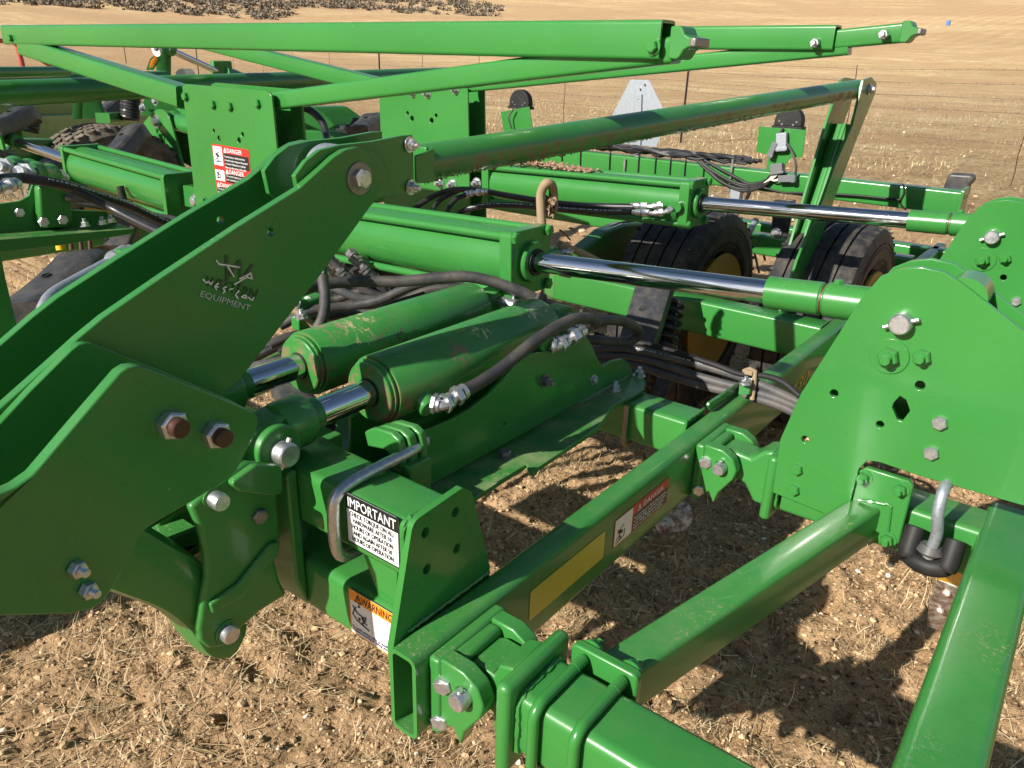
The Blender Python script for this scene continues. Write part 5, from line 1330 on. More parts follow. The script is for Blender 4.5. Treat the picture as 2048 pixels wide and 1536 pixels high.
hose([on(1498, 366, 'y', YB-.02), on(1560, 384, 'y', YB-.02), on(1600, 386, 'y', YB-.02), on(1700, 390, 'y', YB-.02), on(1800, 400, 'y', YB-.02)], .005, 'black_plastic', hs, 'cable')
hose([on(1806, 368, 'y', YB-.006), on(1808, 385, 'y', YB-.006), on(1800, 405, 'y', YB-.006), on(1812, 420, 'y', YB)], .004, 'black_plastic', hs, 'cable')
# bolts and spacers hanging the bar
for u in (1068, 1250, 1466):
    a = on(u, 318 if u > 1100 else 306, 'y', YB-.012); MB().cyl(a, a+Vector((0, 0, -.16)), .006, n=10).build('hanger_bolt', 'zinc', hb)
a = on(1468, 372, 'y', YB-.02)
MB().box(a+Vector((.012, .02, -.05)), .055, .05, .085).build('spacer_block', 'galvanised', hb, bevel=.004)
a = on(1075, 345, 'y', YB+.03); MB().box(a, .16, .06, .05).build('spacer_block', 'galvanised', hb, bevel=.004)
for (u, v) in ((1570, 460), ):
    MB().prism([on(p, q, 'y', YB-.03) for p, q in ((1548, 400), (1590, 400), (1572, 482), (1540, 478))], (0, .02, 0)).build('drop_plate', 'black_paint', hb, bevel=.003)
    bolt(hb, on(1553, 465, 'y', YB-.035), (0, -1, 0), .019, 'zinc')
# sensor brackets with black domes
def sensor(label, poly, top, y, post=None):
    t = thing('sensor_bracket', label, 'sensor', on(*poly[0], 'y', y)-Vector((0, 0, .2)), 'sensor brackets on the rear bar')
    MB().prism([on(u, v, 'y', y) for u, v in poly], (0, .006, 0)).build('bracket_plate', 'green_clean', t, bevel=.001)
    if post: MB().prism([on(u, v, 'y', y+.004) for u, v in post], (0, .03, 0)).build('bracket_post', 'green_clean', t, bevel=.002)
    (ul, ur, vb, vt) = top
    A = on(ul, vb, 'y', y+.03); B = on(ur, vb, 'y', y+.03); T = on((ul+ur)/2, vt, 'y', y+.03)
    hw = (B.x-A.x)/2; hh = T.z-A.z; cx0 = (A.x+B.x)/2; P = [Vector((cx0-hw, A.y, A.z)), Vector((cx0+hw, A.y, A.z))]
    for a in range(0, 181, 12): P.append(Vector((cx0+hw*math.cos(math.radians(a)), A.y, T.z-hw+hw*math.sin(math.radians(a)))))
    MB().prism(P, (0, .05, 0)).build('dome', 'black_plastic', t, bevel=.006)
    MB().box(Vector((cx0, A.y+.025, A.z-.006)), hw*2.15, .065, .016).build('dome_base', 'black_plastic', t, bevel=.002)
    for dx, dz in ((-.78, .25), (.78, .25), (-.5, .1), (.5, .1)): MB().lathe(Vector((cx0+dx*hw*.8, A.y-.001, A.z+dz*hh)), (0, -1, 0), [(0, .005), (.002, .005)], 10).build('screw', 'zinc_dark', t)
    return t
s1 = sensor('green bracket with black round dome and plugs, above the rear bar, right one', [(1518, 253), (1612, 260), (1604, 316), (1583, 314), (1570, 330), (1560, 345), (1538, 343), (1540, 310), (1512, 304)], (1547, 1603, 251, 213), YB, [(1540, 300), (1568, 306), (1566, 350), (1530, 346)])
s2 = sensor('green bracket with black dome seen above the pipe, left one', [(1001, 224), (1058, 213), (1066, 262), (1008, 268)], (1018, 1057, 212, 179), 4.3)
def connector(p, X, w, h, d, t, mat='connector_grey'): 
    X = Vector(X).normalized(); Z = Vector((0, -1, 0)); Y = Z.cross(X).normalized()
    MB().box(p, w, h, d, X=X, Y=Y, Z=Z).box(p+X*(w*.35), w*.2, h*1.18, d*1.1, X=X, Y=Y, Z=Z).build('connector', mat, t, bevel=.002)
connector(on(1564, 284, 'y', YB-.02), (.15, 0, -1), .085, .050, .03, s1, 'galvanised'); connector(on(1545, 300, 'y', YB-.03), (-.25, 0, -1), .075, .026, .022, s1)
cx1 = thing('cable_plug', 'grey rectangular plug with white wires hanging off the rear bar', 'connector', on(1552, 345, 'y', YB-.04)-Vector((0, 0, .04)), 'grey plugs at the rear bar')
connector(on(1554, 338, 'y', YB-.03), (.25, 0, -1), .05, .06, .03, cx1)
for k in range(5): hose([on(1545+3*k, 346, 'y', YB-.035), on(1540+2*k, 356, 'y', YB-.035), on(1528, 366, 'y', YB-.03)], .0022, 'wire_white', cx1, 'wire', 5, 4)
cx2 = thing('cable_plug', 'grey plug lying flat across the rear bar, below the dome bracket', 'connector', on(1575, 360, 'y', YB-.04)-Vector((0, 0, .02)), 'grey plugs at the rear bar')
connector(on(1575, 357, 'y', YB-.03), (1, 0, .12), .085, .032, .03, cx2)
for k in range(3): hose([on(1560, 356+2*k, 'y', YB-.035), on(1548, 360+k, 'y', YB-.035), on(1538, 358, 'y', YB-.03)], .0022, 'wire_white', cx2, 'wire', 5, 4)
hose([on(1590, 352, 'y', YB-.03), on(1592, 330, 'y', YB-.035), on(1582, 300, 'y', YB-.03), on(1562, 268, 'y', YB-.02), on(1566, 256, 'y', YB-.01)], .0055, 'hose_rubber', cx2, 'cable')
hose([on(1027, 218, 'y', 4.27), on(1018, 232, 'y', 4.26), on(1019, 244, 'y', 4.26), on(1024, 258, 'y', 4.27)], .005, 'hose_rubber', s2, 'cable')
# back of the slow vehicle sign
sm = thing('slow_vehicle_sign', 'grey metal back of a cut corner triangle sign standing behind the rear bar', 'sign', V(-2.25, 4.1, -.43))
MB().prism([on(u, v, 'y', 4.1) for u, v in ((1261, 159), (1298, 160), (1334, 232), (1336, 245), (1312, 294), (1212, 284), (1216, 246), (1224, 230))], (0, .003, 0)).build('sign_plate', 'galvanised', sm, bevel=.0006)
MB().prism([on(u, v, 'y', 4.095) for u, v in ((1272, 187), (1284, 188), (1281, 330), (1269, 330))], (0, -.006, 0)).build('sign_strap', 'galvanised', sm, bevel=.001)
for u, v in ((1276, 197), (1279, 177), (1297, 273), (1288, 168)): bolt(sm, on(u, v, 'y', 4.09), (0, -1, 0), .006, 'zinc', washer=False)
# black rubber boot at the bar's right end
bt = thing('opener_shank', 'short dark shank top sticking up behind the right end of the rear bar', 'shank', on(1905, 385, 'y', 4.4)-Vector((0, 0, .2)), 'black opener shanks')
MB().prism(round_poly([on(u, v, 'y', 4.3) for u, v in ((1885, 378), (1896, 350), (1902, 347), (1945, 350), (1949, 360), (1938, 372), (1934, 395), (1885, 395))], .02), (0, .08, 0)).build('shank_arm', 'shank_black', bt, bevel=.012, seg=3)
# caster arm behind the near fold cylinder
ca_ = thing('caster_arm', 'dark green curved arm left of the yellow rimmed wheel', 'arm', on(1200, 520, 'x', -1.66)-Vector((0, 0, .1)))
MB().prism(round_poly([on(u, v, 'x', -1.66) for u, v in ((1110, 545), (1178, 492), (1215, 462), (1250, 448), (1290, 444), (1308, 455), (1300, 500), (1240, 545), (1180, 560))], .03), (-.07, 0, 0)).build('arm_plate', 'green_mud', ca_, bevel=.012, seg=3)
hose([on(1090, 505, 'x', -1.68), on(1120, 512, 'x', -1.68), on(1155, 512, 'x', -1.69), on(1190, 478, 'x', -1.69), on(1245, 450, 'x', -1.69), on(1290, 452, 'x', -1.7)], .016, 'black_plastic', ca_, 'cable')
# rear tines
tn = thing('harrow_tines', 'thin dark spring tines hanging behind the rear bar', 'tines', on(1510, 540, 'z', -1.36))
for u0, v0, u1, v1 in ((1490, 445, 1518, 545), (1505, 440, 1530, 520), (1600, 430, 1590, 500), (1120, 460, 1140, 480)):
    MB().sweep(spline([on(u0, v0, 'y', 4.2), on((u0+u1)/2+2, (v0+v1)/2, 'y', 4.3), on(u1, v1, 'y', 4.45)], 5), .007, 7).build('tine', 'copper_thread', tn)
MB().sweep(spline([on(1512, 440, 'y', 3.8), on(1500, 462, 'y', 3.75), on(1488, 480, 'y', 3.8)], 5), .016, 10).build('clamp_loop', 'galvanised', tn)

shank('grey worn opener shank under the rods of the lift cylinders', PD(575, 778, 1.75), PD(640, 850, 1.55), w=.07, h=.04, holes=False, head=False)
# ------------------------------------------------------------------ hoses
def hthing(label, pts, r, mat, cat='hose', n=12, k=8, group=None):
    o = hose(pts, r, mat, None, 'hydraulic_hose', n, k); tag(o, label, cat, group); return o
GH = 'hydraulic hoses and lines'
x_ = lambda u, v, x: on(u, v, 'x', x)
hthing('dusty black hose running along the nearest lift cylinder to its elbow fitting', [x_(930, 781, -.862), x_(955, 768, -.862), x_(1000, 738, -.860), x_(1060, 690, -.850), x_(1110, 656, -.845), x_(1150, 638, -.845), x_(1180, 637, -.850), x_(1192, 648, -.87)], .0125, 'hose_rubber', group=GH)
hthing('short looping dusty hose at the rear elbow of the nearest lift cylinder', [x_(1165, 660, -.868), x_(1188, 646, -.868), x_(1222, 640, -.868), x_(1256, 646, -.868), x_(1277, 662, -.872), x_(1268, 678, -.885), x_(1240, 684, -.90), x_(1190, 680, -.93), x_(1150, 676, -.96)], .0128, 'hose_rubber', group=GH)
MB_t = MB().lathe(x_(1186, 646, -.86)-Vector((.005, 0, 0)), (.3, 1, .2), [(0, .0135), (.014, .0135)], 16); o = MB_t.build('hose_clip', 'black_plastic'); tag(o, 'small black clip joining the two hoses beside the cylinder elbow', 'clip')
hthing('thick dusty hose crossing above the far lift cylinder', [PD(520, 620, 1.75), PD(585, 588, 1.80), PD(640, 570, 1.85), PD(710, 563, 1.88), PD(800, 563, 1.88), PD(870, 556, 1.88), PD(930, 553, 1.88), PD(985, 563, 1.88), PD(1040, 583, 1.88), PD(1085, 604, 1.9), PD(1130, 622, 2.0)], .0140, 'hose_rubber', group=GH)
tie_o = MB().lathe(PD(1076, 598, 1.86), (.3, .5, -.35), [(0, .020), (.012, .020)], 16).build('hose_clip', 'hose_rubber'); tag(tie_o, 'rubber clip on the thick hose near the cylinder eyes', 'clip')
hthing('hose dropping straight down with a metal fitting on top, left of the bundle', [PD(641, 520, 1.80), PD(646, 560, 1.79), PD(650, 600, 1.78), PD(644, 640, 1.78), PD(625, 668, 1.80), PD(605, 688, 1.85)], .0125, 'hose_rubber', group=GH)
ff = thing('hose_coupling', 'bright metal coupling above the dropping hose', 'fitting', PD(641, 545, 1.8)); fitting(ff, [PD(640, 552, 1.795), PD(640, 530, 1.80), PD(641, 508, 1.82)], .0135)
BUN = [
 ([(560, 652), (620, 622), (700, 612), (760, 600), (830, 570), (900, 560), (980, 575)], 2.0, .0125, 'hose_rubber', 'grey hose rising from the bundle to the cylinder eyes'),
 ([(540, 690), (600, 668), (680, 660), (740, 640), (800, 605), (860, 580), (930, 575)], 2.0, .0115, 'hose_rubber', 'dusty hose under the thick crossing hose'),
 ([(560, 706), (600, 672), (650, 655), (720, 640), (780, 612), (850, 590)], 1.95, .0100, 'corrugated', 'ribbed black conduit within the hose bundle'),
 ([(500, 720), (560, 690), (620, 662), (690, 646), (760, 632), (820, 600)], 2.08, .0125, 'hose_clean', 'smooth black hose low in the bundle'),
 ([(500, 735), (545, 726), (600, 712), (640, 690)], 1.95, .0125, 'hose_grey', 'pale grey hose at the bottom left of the bundle'),
 ([(640, 560), (700, 590), (750, 600), (790, 590)], 2.15, .0115, 'hose_grey', 'grey hose sloping down behind the bundle'),
 ([(660, 520), (700, 555), (740, 585), (800, 600)], 2.2, .0115, 'hose_rubber', 'hose sloping down from the upper couplings'),
 ([(670, 600), (740, 580), (820, 585), (900, 600)], 2.25, .0115, 'hose_rubber', 'level hose deep in the bundle'),
 ([(700, 570), (770, 545), (850, 560), (900, 590)], 2.3, .0105, 'hose_grey', 'deep grey hose behind the thick crossing hose'),
 ([(620, 600), (660, 612), (760, 606), (840, 580), (930, 562), (1000, 585)], 2.05, .0110, 'hose_clean', 'clean black hose curving over the far cylinder'),
 ([(700, 515), (740, 545), (770, 580), (790, 620)], 2.2, .0105, 'hose_clean', 'black hose hanging from the fold cylinder'),
 ([(610, 645), (660, 633), (720, 628), (800, 628)], 2.1, .0120, 'hose_grey', 'dusty grey hose lying level at the saddle'),
]
for P_, d_, r_, m_, lab in BUN:
    hthing(lab, [PD(u, v, d_+random.uniform(-.01, .01)) for u, v in P_], r_, m_, group=GH)
cpz = thing('hose_saddle', 'tan strap saddle with white bolt holding the hose bundle', 'clamp', PD(600, 640, 1.95))
MB().sweep(spline([PD(572, 622, 1.93), PD(590, 622, 1.92), PD(612, 636, 1.92), PD(628, 652, 1.93)], 5), .008, 8).build('strap', 'hose_tan', cpz)
bolt(cpz, PD(603, 636, 1.90), (0, 0, 1), .011, 'zinc', 'nut', name='nut')
MB().box(PD(600, 646, 1.94), .03, .03, .03).build('saddle_block', 'green', cpz, bevel=.003)
vb = thing('valve_block', 'green valve body with zinc screw, half hidden behind the arm', 'valve', PD(590, 612, 2.0))
MB().box(PD(600, 606, 2.05), .12, .08, .05).build('body', 'green_cast', vb, bevel=.008, seg=3); bolt(vb, PD(590, 604, 1.98), (.4, -1, .2), .012, 'zinc'); MB().cyl(PD(615, 600, 2.0), PD(660, 590, 2.15), .010, n=12).build('rod', 'zinc', vb)
for k_, (u, v) in enumerate(((665, 523), (712, 518))):
    cc = thing('hose_coupling', 'dark screw coupling behind the bundle, ' + ('left of its twin' if k_ == 0 else 'right of its twin'), 'fitting', PD(u, v, 2.2)); fitting(cc, [PD(u-12, v-14, 2.25), PD(u, v, 2.22), PD(u+12, v+14, 2.2), PD(u+26, v+30, 2.2)], .013, 'zinc_dark')
# grey hoses clamped on the rail
HY = [[(1180, 700), (1230, 697), (1270, 700), (1340, 715), (1420, 735), (1490, 757), (1550, 782), (1620, 815)], [(1180, 712), (1240, 712), (1300, 722), (1380, 748), (1450, 768), (1492, 778), (1560, 800), (1630, 830)], [(1190, 722), (1260, 728), (1340, 752), (1420, 775), (1488, 790), (1560, 812), (1620, 842)]]
def hy(u): 
    t = (u-1180)/440; return 2.28+(2.02-2.28)*t
for P_, lab in zip(HY, ('upper grey hose clamped on the side rail, with white print', 'middle grey hose clamped on the side rail', 'lower grey hose clamped on the side rail')):
    hthing(lab, [PD(u, v, hy(u)) for u, v in P_], .0118, 'hose_grey', group='grey hoses clamped on the rail')
hthing('thin ribbed conduit above the grey hoses on the rail', [PD(u, v, hy(u)-.01) for u, v in ((1190, 668), (1232, 682), (1290, 688), (1350, 704), (1430, 730), (1480, 748), (1530, 752), (1565, 764), (1600, 792))], .0078, 'corrugated', group='grey hoses clamped on the rail')
cz2 = thing('hose_clamp', 'brown strap clamp with bolt holding grey hoses on the rail lug', 'clamp', PD(1495, 790, 2.05))
MB().sweep([PD(1488, 742, 2.08), PD(1500, 738, 2.06), PD(1510, 742, 2.06), PD(1508, 770, 2.06), PD(1504, 800, 2.06)], .006, 8).build('strap', 'hose_tan', cz2)
MB().box(PD(1498, 745, 2.06), .022, .012, .012).build('strap_top', 'hose_tan', cz2, bevel=.002)
MB().prism([PD(1478, 772, 2.04), PD(1502, 770, 2.04), PD(1498, 790, 2.04), PD(1476, 790, 2.04)], (0, .012, 0)).build('lug', 'green', cz2, bevel=.002)
bolt(cz2, PD(1490, 768, 2.03), (0, 0, 1), .0105, 'zinc', 'nut', name='nut')
# hoses to the far fold cylinder
y_ = lambda u, v, y: on(u, v, 'y', y)
hthing('black hose arching in front of the far mast towards the far cylinder', [y_(812, 432, 2.3), y_(850, 402, 2.4), y_(895, 382, 2.45), y_(950, 380, 2.46), y_(1020, 392, 2.47), y_(1100, 405, 2.47), y_(1180, 412, 2.46), y_(1268, 414, 2.48)], .0125, 'hose_clean', group=GH)
hthing('black hose with blue print lying below its twin, to the far cylinder', [y_(905, 436, 2.3), y_(930, 420, 2.38), y_(975, 411, 2.42), y_(1040, 411, 2.44), y_(1120, 418, 2.44), y_(1200, 423, 2.45), y_(1262, 424, 2.46)], .0115, 'hose_clean', group=GH)
hthing('short black hose rising to a crimped end beside the far mast', [y_(893, 436, 2.25), y_(898, 415, 2.3), y_(912, 398, 2.34), y_(932, 389, 2.38)], .0105, 'hose_clean', group=GH)
hthing('black hose passing behind the short crimped one', [y_(862, 436, 2.3), y_(872, 408, 2.4), y_(900, 388, 2.45), y_(930, 378, 2.5)], .0105, 'hose_clean', group=GH)
cf = thing('hose_coupling', 'ribbed zinc coupling on the short hose beside the far mast', 'fitting', y_(950, 384, 2.38)); fitting(cf, [y_(928, 390, 2.38), y_(950, 385, 2.4), y_(975, 383, 2.42)], .0115)
hthing('tan dust covered hose loop standing up behind the near rod cap', [y_(1084, 455, 1.72), y_(1082, 420, 1.72), y_(1082, 388, 1.72), y_(1092, 367, 1.72), y_(1104, 372, 1.74), y_(1107, 395, 1.76), y_(1106, 420, 1.77)], .0125, 'hose_tan', group=GH)
m = MB(); c0_ = y_(1103, 410, 1.75)
for k in range(140):
    q = random.random(); c = y_(1106-2*q, 392+34*q, 1.752)+Vector((random.gauss(-.004, .006), random.gauss(-.006, .006), 0)); r0_ = random.uniform(.003, .007); o_ = len(m.v)
    P = [c+Vector((random.gauss(0, r0_), random.gauss(0, r0_), random.gauss(0, r0_))) for _ in range(5)]
    m.add(P, [(0, 1, 2), (0, 2, 3), (0, 3, 4), (1, 2, 4), (2, 3, 1), (0, 4, 1)], True)
o = m.build('dried_mud', 'clod', None, kind='stuff')
hthing('thin tan line leaving the near rod cap towards lower right', [y_(1118, 488, 1.66), y_(1140, 497, 1.70), y_(1175, 512, 1.8), y_(1230, 540, 1.95)], .0095, 'hose_tan', group=GH)
hthing('black hose arching out behind the DANGER mast', [PD(604, 214, 3.0), PD(625, 224, 3.0), PD(645, 245, 2.95), PD(654, 275, 2.9), PD(655, 300, 2.8)], .0130, 'hose_clean', group=GH)
# ------------------------------------------------------------------ left side of the machine
# far side rail and its neighbours run away from the camera
lf = thing('implement_frame', 'dark green rails and cross beams at left, behind the muddy tyre', 'machine frame', V(-4.0, 3.0, -1.0))
XL = -4.03
MB().rtube(V(XL, 1.2, -.855), V(XL, 6.5, -.855), .053, .15, rad=.012).build('side_rail', 'green_clean', lf)
def beam_px(a, b, w, h, par, mat='green_clean', nm='cross_beam', rad=.008): return MB().rtube(Vector(a), Vector(b), w, h, rad=rad).build(nm, mat, par)
beam_px(PD(40, 262, 6.3), PD(292, 245, 8.0), .08, .19, lf)
beam_px(PD(60, 238, 6.8), PD(300, 228, 8.4), .10, .13, lf)
beam_px(PD(-40, 226, 6.2), PD(150, 218, 7.0), .10, .14, lf)
for (pts, d_) in (([(148, 192), (160, 192), (158, 238), (144, 238)], 5.6), ([(160, 192), (195, 198), (207, 236), (155, 238)], 5.65)):
    MB().prism([PD(u, v, d_) for u, v in pts], (0, .02, 0)).build('upright_plate', 'green_clean', lf, bevel=.001)
MB().rtube(PD(205, 236, 5.6), PD(290, 231, 6.1), .09, .06, rad=.01).build('cross_beam', 'green', lf)
# long round pipes
lp1 = MB().cyl(PD(-60, 190, 3.9), PD(930, 147, 7.0), .052, n=32).build('link_pipe', 'green_clean'); tag(lp1, 'long thick dark green pipe crossing the upper left behind the DANGER mast', 'pipe', 'long round pipes at upper left')
lp2 = MB().cyl(PD(-60, 166, 5.0), PD(330, 152, 6.0), .034, n=28).build('link_pipe', 'green_clean'); tag(lp2, 'thinner green pipe directly above the thick one at left edge', 'pipe', 'long round pipes at upper left')
lc = thing('small_cylinder', 'slim dark green cylinder at far left with short rod into a lug', 'hydraulic cylinder', PD(60, 160, 5.0))
MB().cyl(PD(-60, 146, 4.6), PD(133, 143, 5.2), .027, n=28).build('barrel', 'green_clean', lc); MB().cyl(PD(133, 143, 5.2), PD(158, 142, 5.3), .012, n=16).build('rod', 'zinc', lc)
MB().prism(round_poly([PD(u, v, 5.25) for u, v in ((166, 140), (169, 135), (176, 136), (181, 152), (164, 154))], .02), (0, .05, 0)).build('lug', 'green_clean', lc, bevel=.002); bolt(lc, PD(171, 141, 5.2), (0, -1, 0), .012, 'zinc')
# rear left hinge plate with holes
lh = thing('wing_hinge_plates', 'bright green three cornered hinge plate with holes, left of the DANGER mast', 'hinge plates', PD(320, 340, 5.0), 'large green wing hinge plates')
YH = 2.545
LP = [(316, 218), (307, 222), (299, 231), (252, 286), (214, 297), (213, 303), (250, 330), (300, 350), (372, 352), (340, 240), (333, 226), (325, 219)]
MB().prism([on(u, v, 'y', YH) for u, v in LP], (0, .012, 0), [circ(on(313, 305, 'y', YH), .012, 'y'), circ(on(318, 285, 'y', YH), .012, 'y'), circ(on(333, 323, 'y', YH), .012, 'y'), [on(u, v, 'y', YH) for u, v in ((324, 297), (328, 303), (330, 312), (326, 320), (322, 314), (321, 304))]]).build('near_plate', 'green', lh, bevel=.0015)
MB().prism([on(u, v, 'y', YH)+Vector((.06, .1, 0)) for u, v in LP[:4]+LP[8:]], (0, .012, 0)).build('far_plate', 'green', lh, bevel=.0015)
bolt(lh, on(314, 243, 'y', YH), (0, -1, 0), .028, 'zinc'); bolt(lh, on(323, 275, 'y', YH), (0, -1, 0), .028, 'green', 'nut', name='nut'); bolt(lh, on(314, 263, 'y', YH), (0, -1, 0), .02, 'green', washer=False); bolt(lh, on(348, 315, 'y', YH), (0, -1, 0), .02, 'green', washer=False)
MB().box(on(262, 294, 'y', YH-.04), .10, .06, .09).build('stop_tab', 'green', lh, bevel=.004); bolt(lh, on(252, 294, 'y', YH-.09), (0, -1, 0), .02, 'zinc', washer=False)
rl = thing('fold_cylinder', 'green rod end and sleeve of a fold cylinder, partly behind the DANGER mast', 'hydraulic cylinder', PD(350, 260, 4.8), 'fold cylinders with chrome rods')
MB().cyl(on(345, 240, 'y', 2.62), on(352, 248, 'y', 2.62), .07, .07, n=28).cyl(on(350, 244, 'y', 2.62), on(400, 256, 'y', 2.62), .052, n=28).build('sleeve', 'green', rl)
MB().prism([on(u, v, 'y', 2.66) for u, v in ((340, 235), (345, 222), (356, 216), (367, 222), (372, 236), (374, 262))], (0, .012, 0)).build('lug', 'green', rl, bevel=.001)
# left rod eye and lug
ll = thing('rod_lug', 'green round lug plate at the left edge, where the left chrome rod ends', 'lug', on(15, 300, 'y', 1.5))
MB().prism([on(u, v, 'y', 1.60) for u, v in ((2, 262), (6, 246), (18, 238), (30, 243), (38, 258), (40, 280), (20, 300))], (0, .012, 0)).build('lug_plate', 'green', ll, bevel=.001)
MB().prism([on(u, v, 'y', 1.46) for u, v in ((-80, 262), (-10, 256), (2, 280), (22, 360), (-80, 400))], (0, .012, 0)).build('lug_plate', 'green', ll, bevel=.001)
# left cylinder mount, casting, couplings
XM = -2.55
lm = thing('cylinder_mount', 'dark green folded channel at left with dusty flange and pale bolts, under black hoses', 'mounting plate', PD(120, 460, 2.9))
MB().prism([on(u, v, 'x', XM) for u, v in ((-260, 440), (-100, 412), (0, 408), (40, 402), (58, 392), (64, 372), (72, 366), (128, 372), (138, 420), (212, 423), (232, 440), (236, 452), (-260, 530))], (-.010, 0, 0)).build('web_plate', 'green_clean', lm, bevel=.001)
MB().prism([on(u, v, 'x', XM+.004) for u, v in ((66, 372), (75, 366), (122, 372), (132, 385), (136, 440), (124, 452), (78, 454), (70, 440))], (.035, 0, 0)).build('casting', 'green_cast', lm, bevel=.012, seg=3)
MB().prism([on(u, v, 'x', XM) for u, v in ((236, 446), (236, 456), (90, 478), (-200, 510), (-200, 478))]+[], (.10, 0, -.004)).build('flange', 'green_caked', lm, bevel=.002)
for u, v in ((87, 444), (125, 439)): bolt(lm, on(u, v, 'x', XM+.04), (1, -.3, 0), .0155, 'zinc', washer=False)
bolt(lm, on(39, 425, 'x', XM+.002), (1, -.3, 0), .0145, 'zinc', washer=False)
for u, v in ((170, 452), (205, 448), (222, 444)): bolt(lm, on(u, v, 'x', XM+.06), (0, 0, 1), .012, 'zinc', 'nut', name='nut')
for k_, (u, v, L_) in enumerate(((30, 338, 'farther'), (72, 348, 'nearer'))):
    t = thing('pipe_union', f'short green ribbed union with zinc nuts at left, the {L_} of two', 'fitting', PD(u, v, 2.6), 'green unions at left')
    a = PD(u-12, v-3, 2.6); b = PD(u+38, v+4, 2.75); d = (b-a).normalized(); L = (b-a).length
    MB().lathe(a, d, [(0, .024), (L*.15, .028), (L*.2, .034), (L*.28, .028), (L*.72, .028), (L*.78, .034), (L*.85, .028), (L, .024)], 24).build('body', 'green_cast', t)
    MB().hexa(a-d*.04, d, .024, .035).cyl(a-d*.07, a-d*.03, .014, n=14).build('nut', 'zinc', t); MB().hexa(b+d*.005, d, .024, .035).cyl(b+d*.035, b+d*.07, .014, n=14).build('nut', 'zinc', t)
hthing('black hose entering at the left edge and sweeping down to the arm', [PD(-60, 366, 2.3), PD(0, 358, 2.35), PD(40, 356, 2.4), PD(110, 368, 2.45), PD(160, 386, 2.45), PD(215, 412, 2.45), PD(260, 436, 2.4), PD(330, 470, 2.3)], .0125, 'hose_clean', group=GH)
hthing('black hose with white print just above the other at the left edge', [PD(40, 355, 2.4), PD(100, 364, 2.42), PD(150, 376, 2.45), PD(200, 392, 2.5), PD(260, 412, 2.55), PD(320, 440, 2.6), PD(370, 456, 2.6)], .0135, 'hose_clean', group=GH)
for k_, (P_, d_) in enumerate((([(130, 396), (190, 400), (240, 420), (300, 445), (360, 452)], 2.75), ([(150, 404), (220, 415), (290, 435), (350, 445)], 2.85), ([(120, 385), (200, 395), (280, 425), (350, 440)], 2.9))):
    hthing(('lowest', 'middle', 'highest')[k_]+' of three dusty grey hoses behind the left black hoses', [PD(u, v, d_) for u, v in P_], .0125, 'hose_grey', group=GH)
cf2 = thing('hose_coupling', 'zinc hose end coupling at the left edge of the picture', 'fitting', PD(20, 372, 2.3)); fitting(cf2, [PD(-20, 376, 2.3), PD(10, 372, 2.32), PD(38, 366, 2.35)], .014)
# bent zinc tube and dark post by the big shank
zt_ = MB().sweep(spline([PD(80, 670, 1.98), PD(84, 640, 2.0), PD(90, 612, 2.02), PD(108, 588, 2.05), PD(150, 563, 2.1), PD(200, 536, 2.15), PD(236, 516, 2.2), PD(262, 500, 2.24)], 8), .0150, 18)
o = zt_.build('bent_tube', 'galvanised'); tag(o, 'bent zinc tube between the black shank and the lift arm', 'tube')
dpz = thing('clip_tab', 'small green tab and collar at the top of the bent zinc tube', 'bracket', PD(245, 512, 1.36)); MB().lathe(PD(226, 522, 2.16), PD(245, 510, 2.2)-PD(226, 522, 2.16), [(0, .022), (.01, .024), (.02, .022), (.06, .022)], 20).build('collar', 'galvanised', dpz); MB().box(PD(258, 505, 1.95), .07, .03, .01).build('tab', 'green', dpz, bevel=.002)
lpst = MB().prism([on(u, v, 'x', -1.75) for u, v in ((-60, 430), (0, 500), (12, 560), (38, 668), (30, 720), (-60, 760))], (-.012, 0, 0)).build('side_plate', 'green_clean', None, bevel=.001); tag(lpst, 'dark green plate edge at the left border, beside the black shank', 'plate')
gz = MB().prism([PD(18, 592, 2.35), PD(45, 600, 2.3), PD(100, 650, 2.1), PD(110, 690, 2.05), PD(45, 670, 2.1), PD(36, 650, 2.15)], (0, 0, -.008)).build('flat_plate', 'galvanised', None, bevel=.001); tag(gz, 'blue grey flat plate below the big black shank at left', 'plate')
# clamp at the lit tube end left of the arm
lcz = thing('tube_clamp', 'green ribbed clamp on the tube end left of the arm', 'clamp', PD(235, 490, 2.7)); 
for q_ in (0, .05): MB().rtube(V(on(215, 480, 'y', 1.56).x+q_*1.5, 1.615, -.82), V(on(215, 480, 'y', 1.56).x+q_*1.5+.02, 1.615, -.82), .112, .112, rad=.014).build('clamp_band', 'green', lcz)
ys_ = MB().cyl(PD(118, 478, 2.9), PD(122, 500, 2.9), .014, n=12).build('yellow_shank', 'yellow'); tag(ys_, 'short yellow upright under the left channel flange', 'shank')
# upper left unit with a rod and red label
ul = thing('fold_linkage', 'green lug with white washer, thin chrome rod and small cylinder, above the left pipes', 'linkage', PD(330, 160, 6.5))
MB().prism([PD(u, v, 6.4) for u, v in ((322, 92), (344, 92), (344, 108), (332, 112), (332, 165), (312, 165), (312, 118), (318, 104))], (0, .04, 0)).build('lug_plate', 'green', ul, bevel=.002)
MB().lathe(PD(314, 97, 6.3), (.1, -1, 0), [(0, .052), (.006, .052)], 24).build('washer', 'white_paint', ul); bolt(ul, PD(314, 96, 6.25), (.1, -1, 0), .022, 'zinc_dark', washer=False)
MB().cyl(PD(336, 98, 6.3), PD(442, 146, 6.6), .022, n=18).build('rod', 'chrome', ul); MB().cyl(PD(334, 97, 6.3), PD(346, 103, 6.33), .035, n=18).build('rod_collar', 'green', ul)
MB().box(PD(444, 146, 6.6), .05, .16, .17).build('cap', 'green', ul, bevel=.01); MB().cyl(PD(446, 147, 6.6), PD(495, 166, 6.8), .06, n=22).build('barrel', 'green', ul)
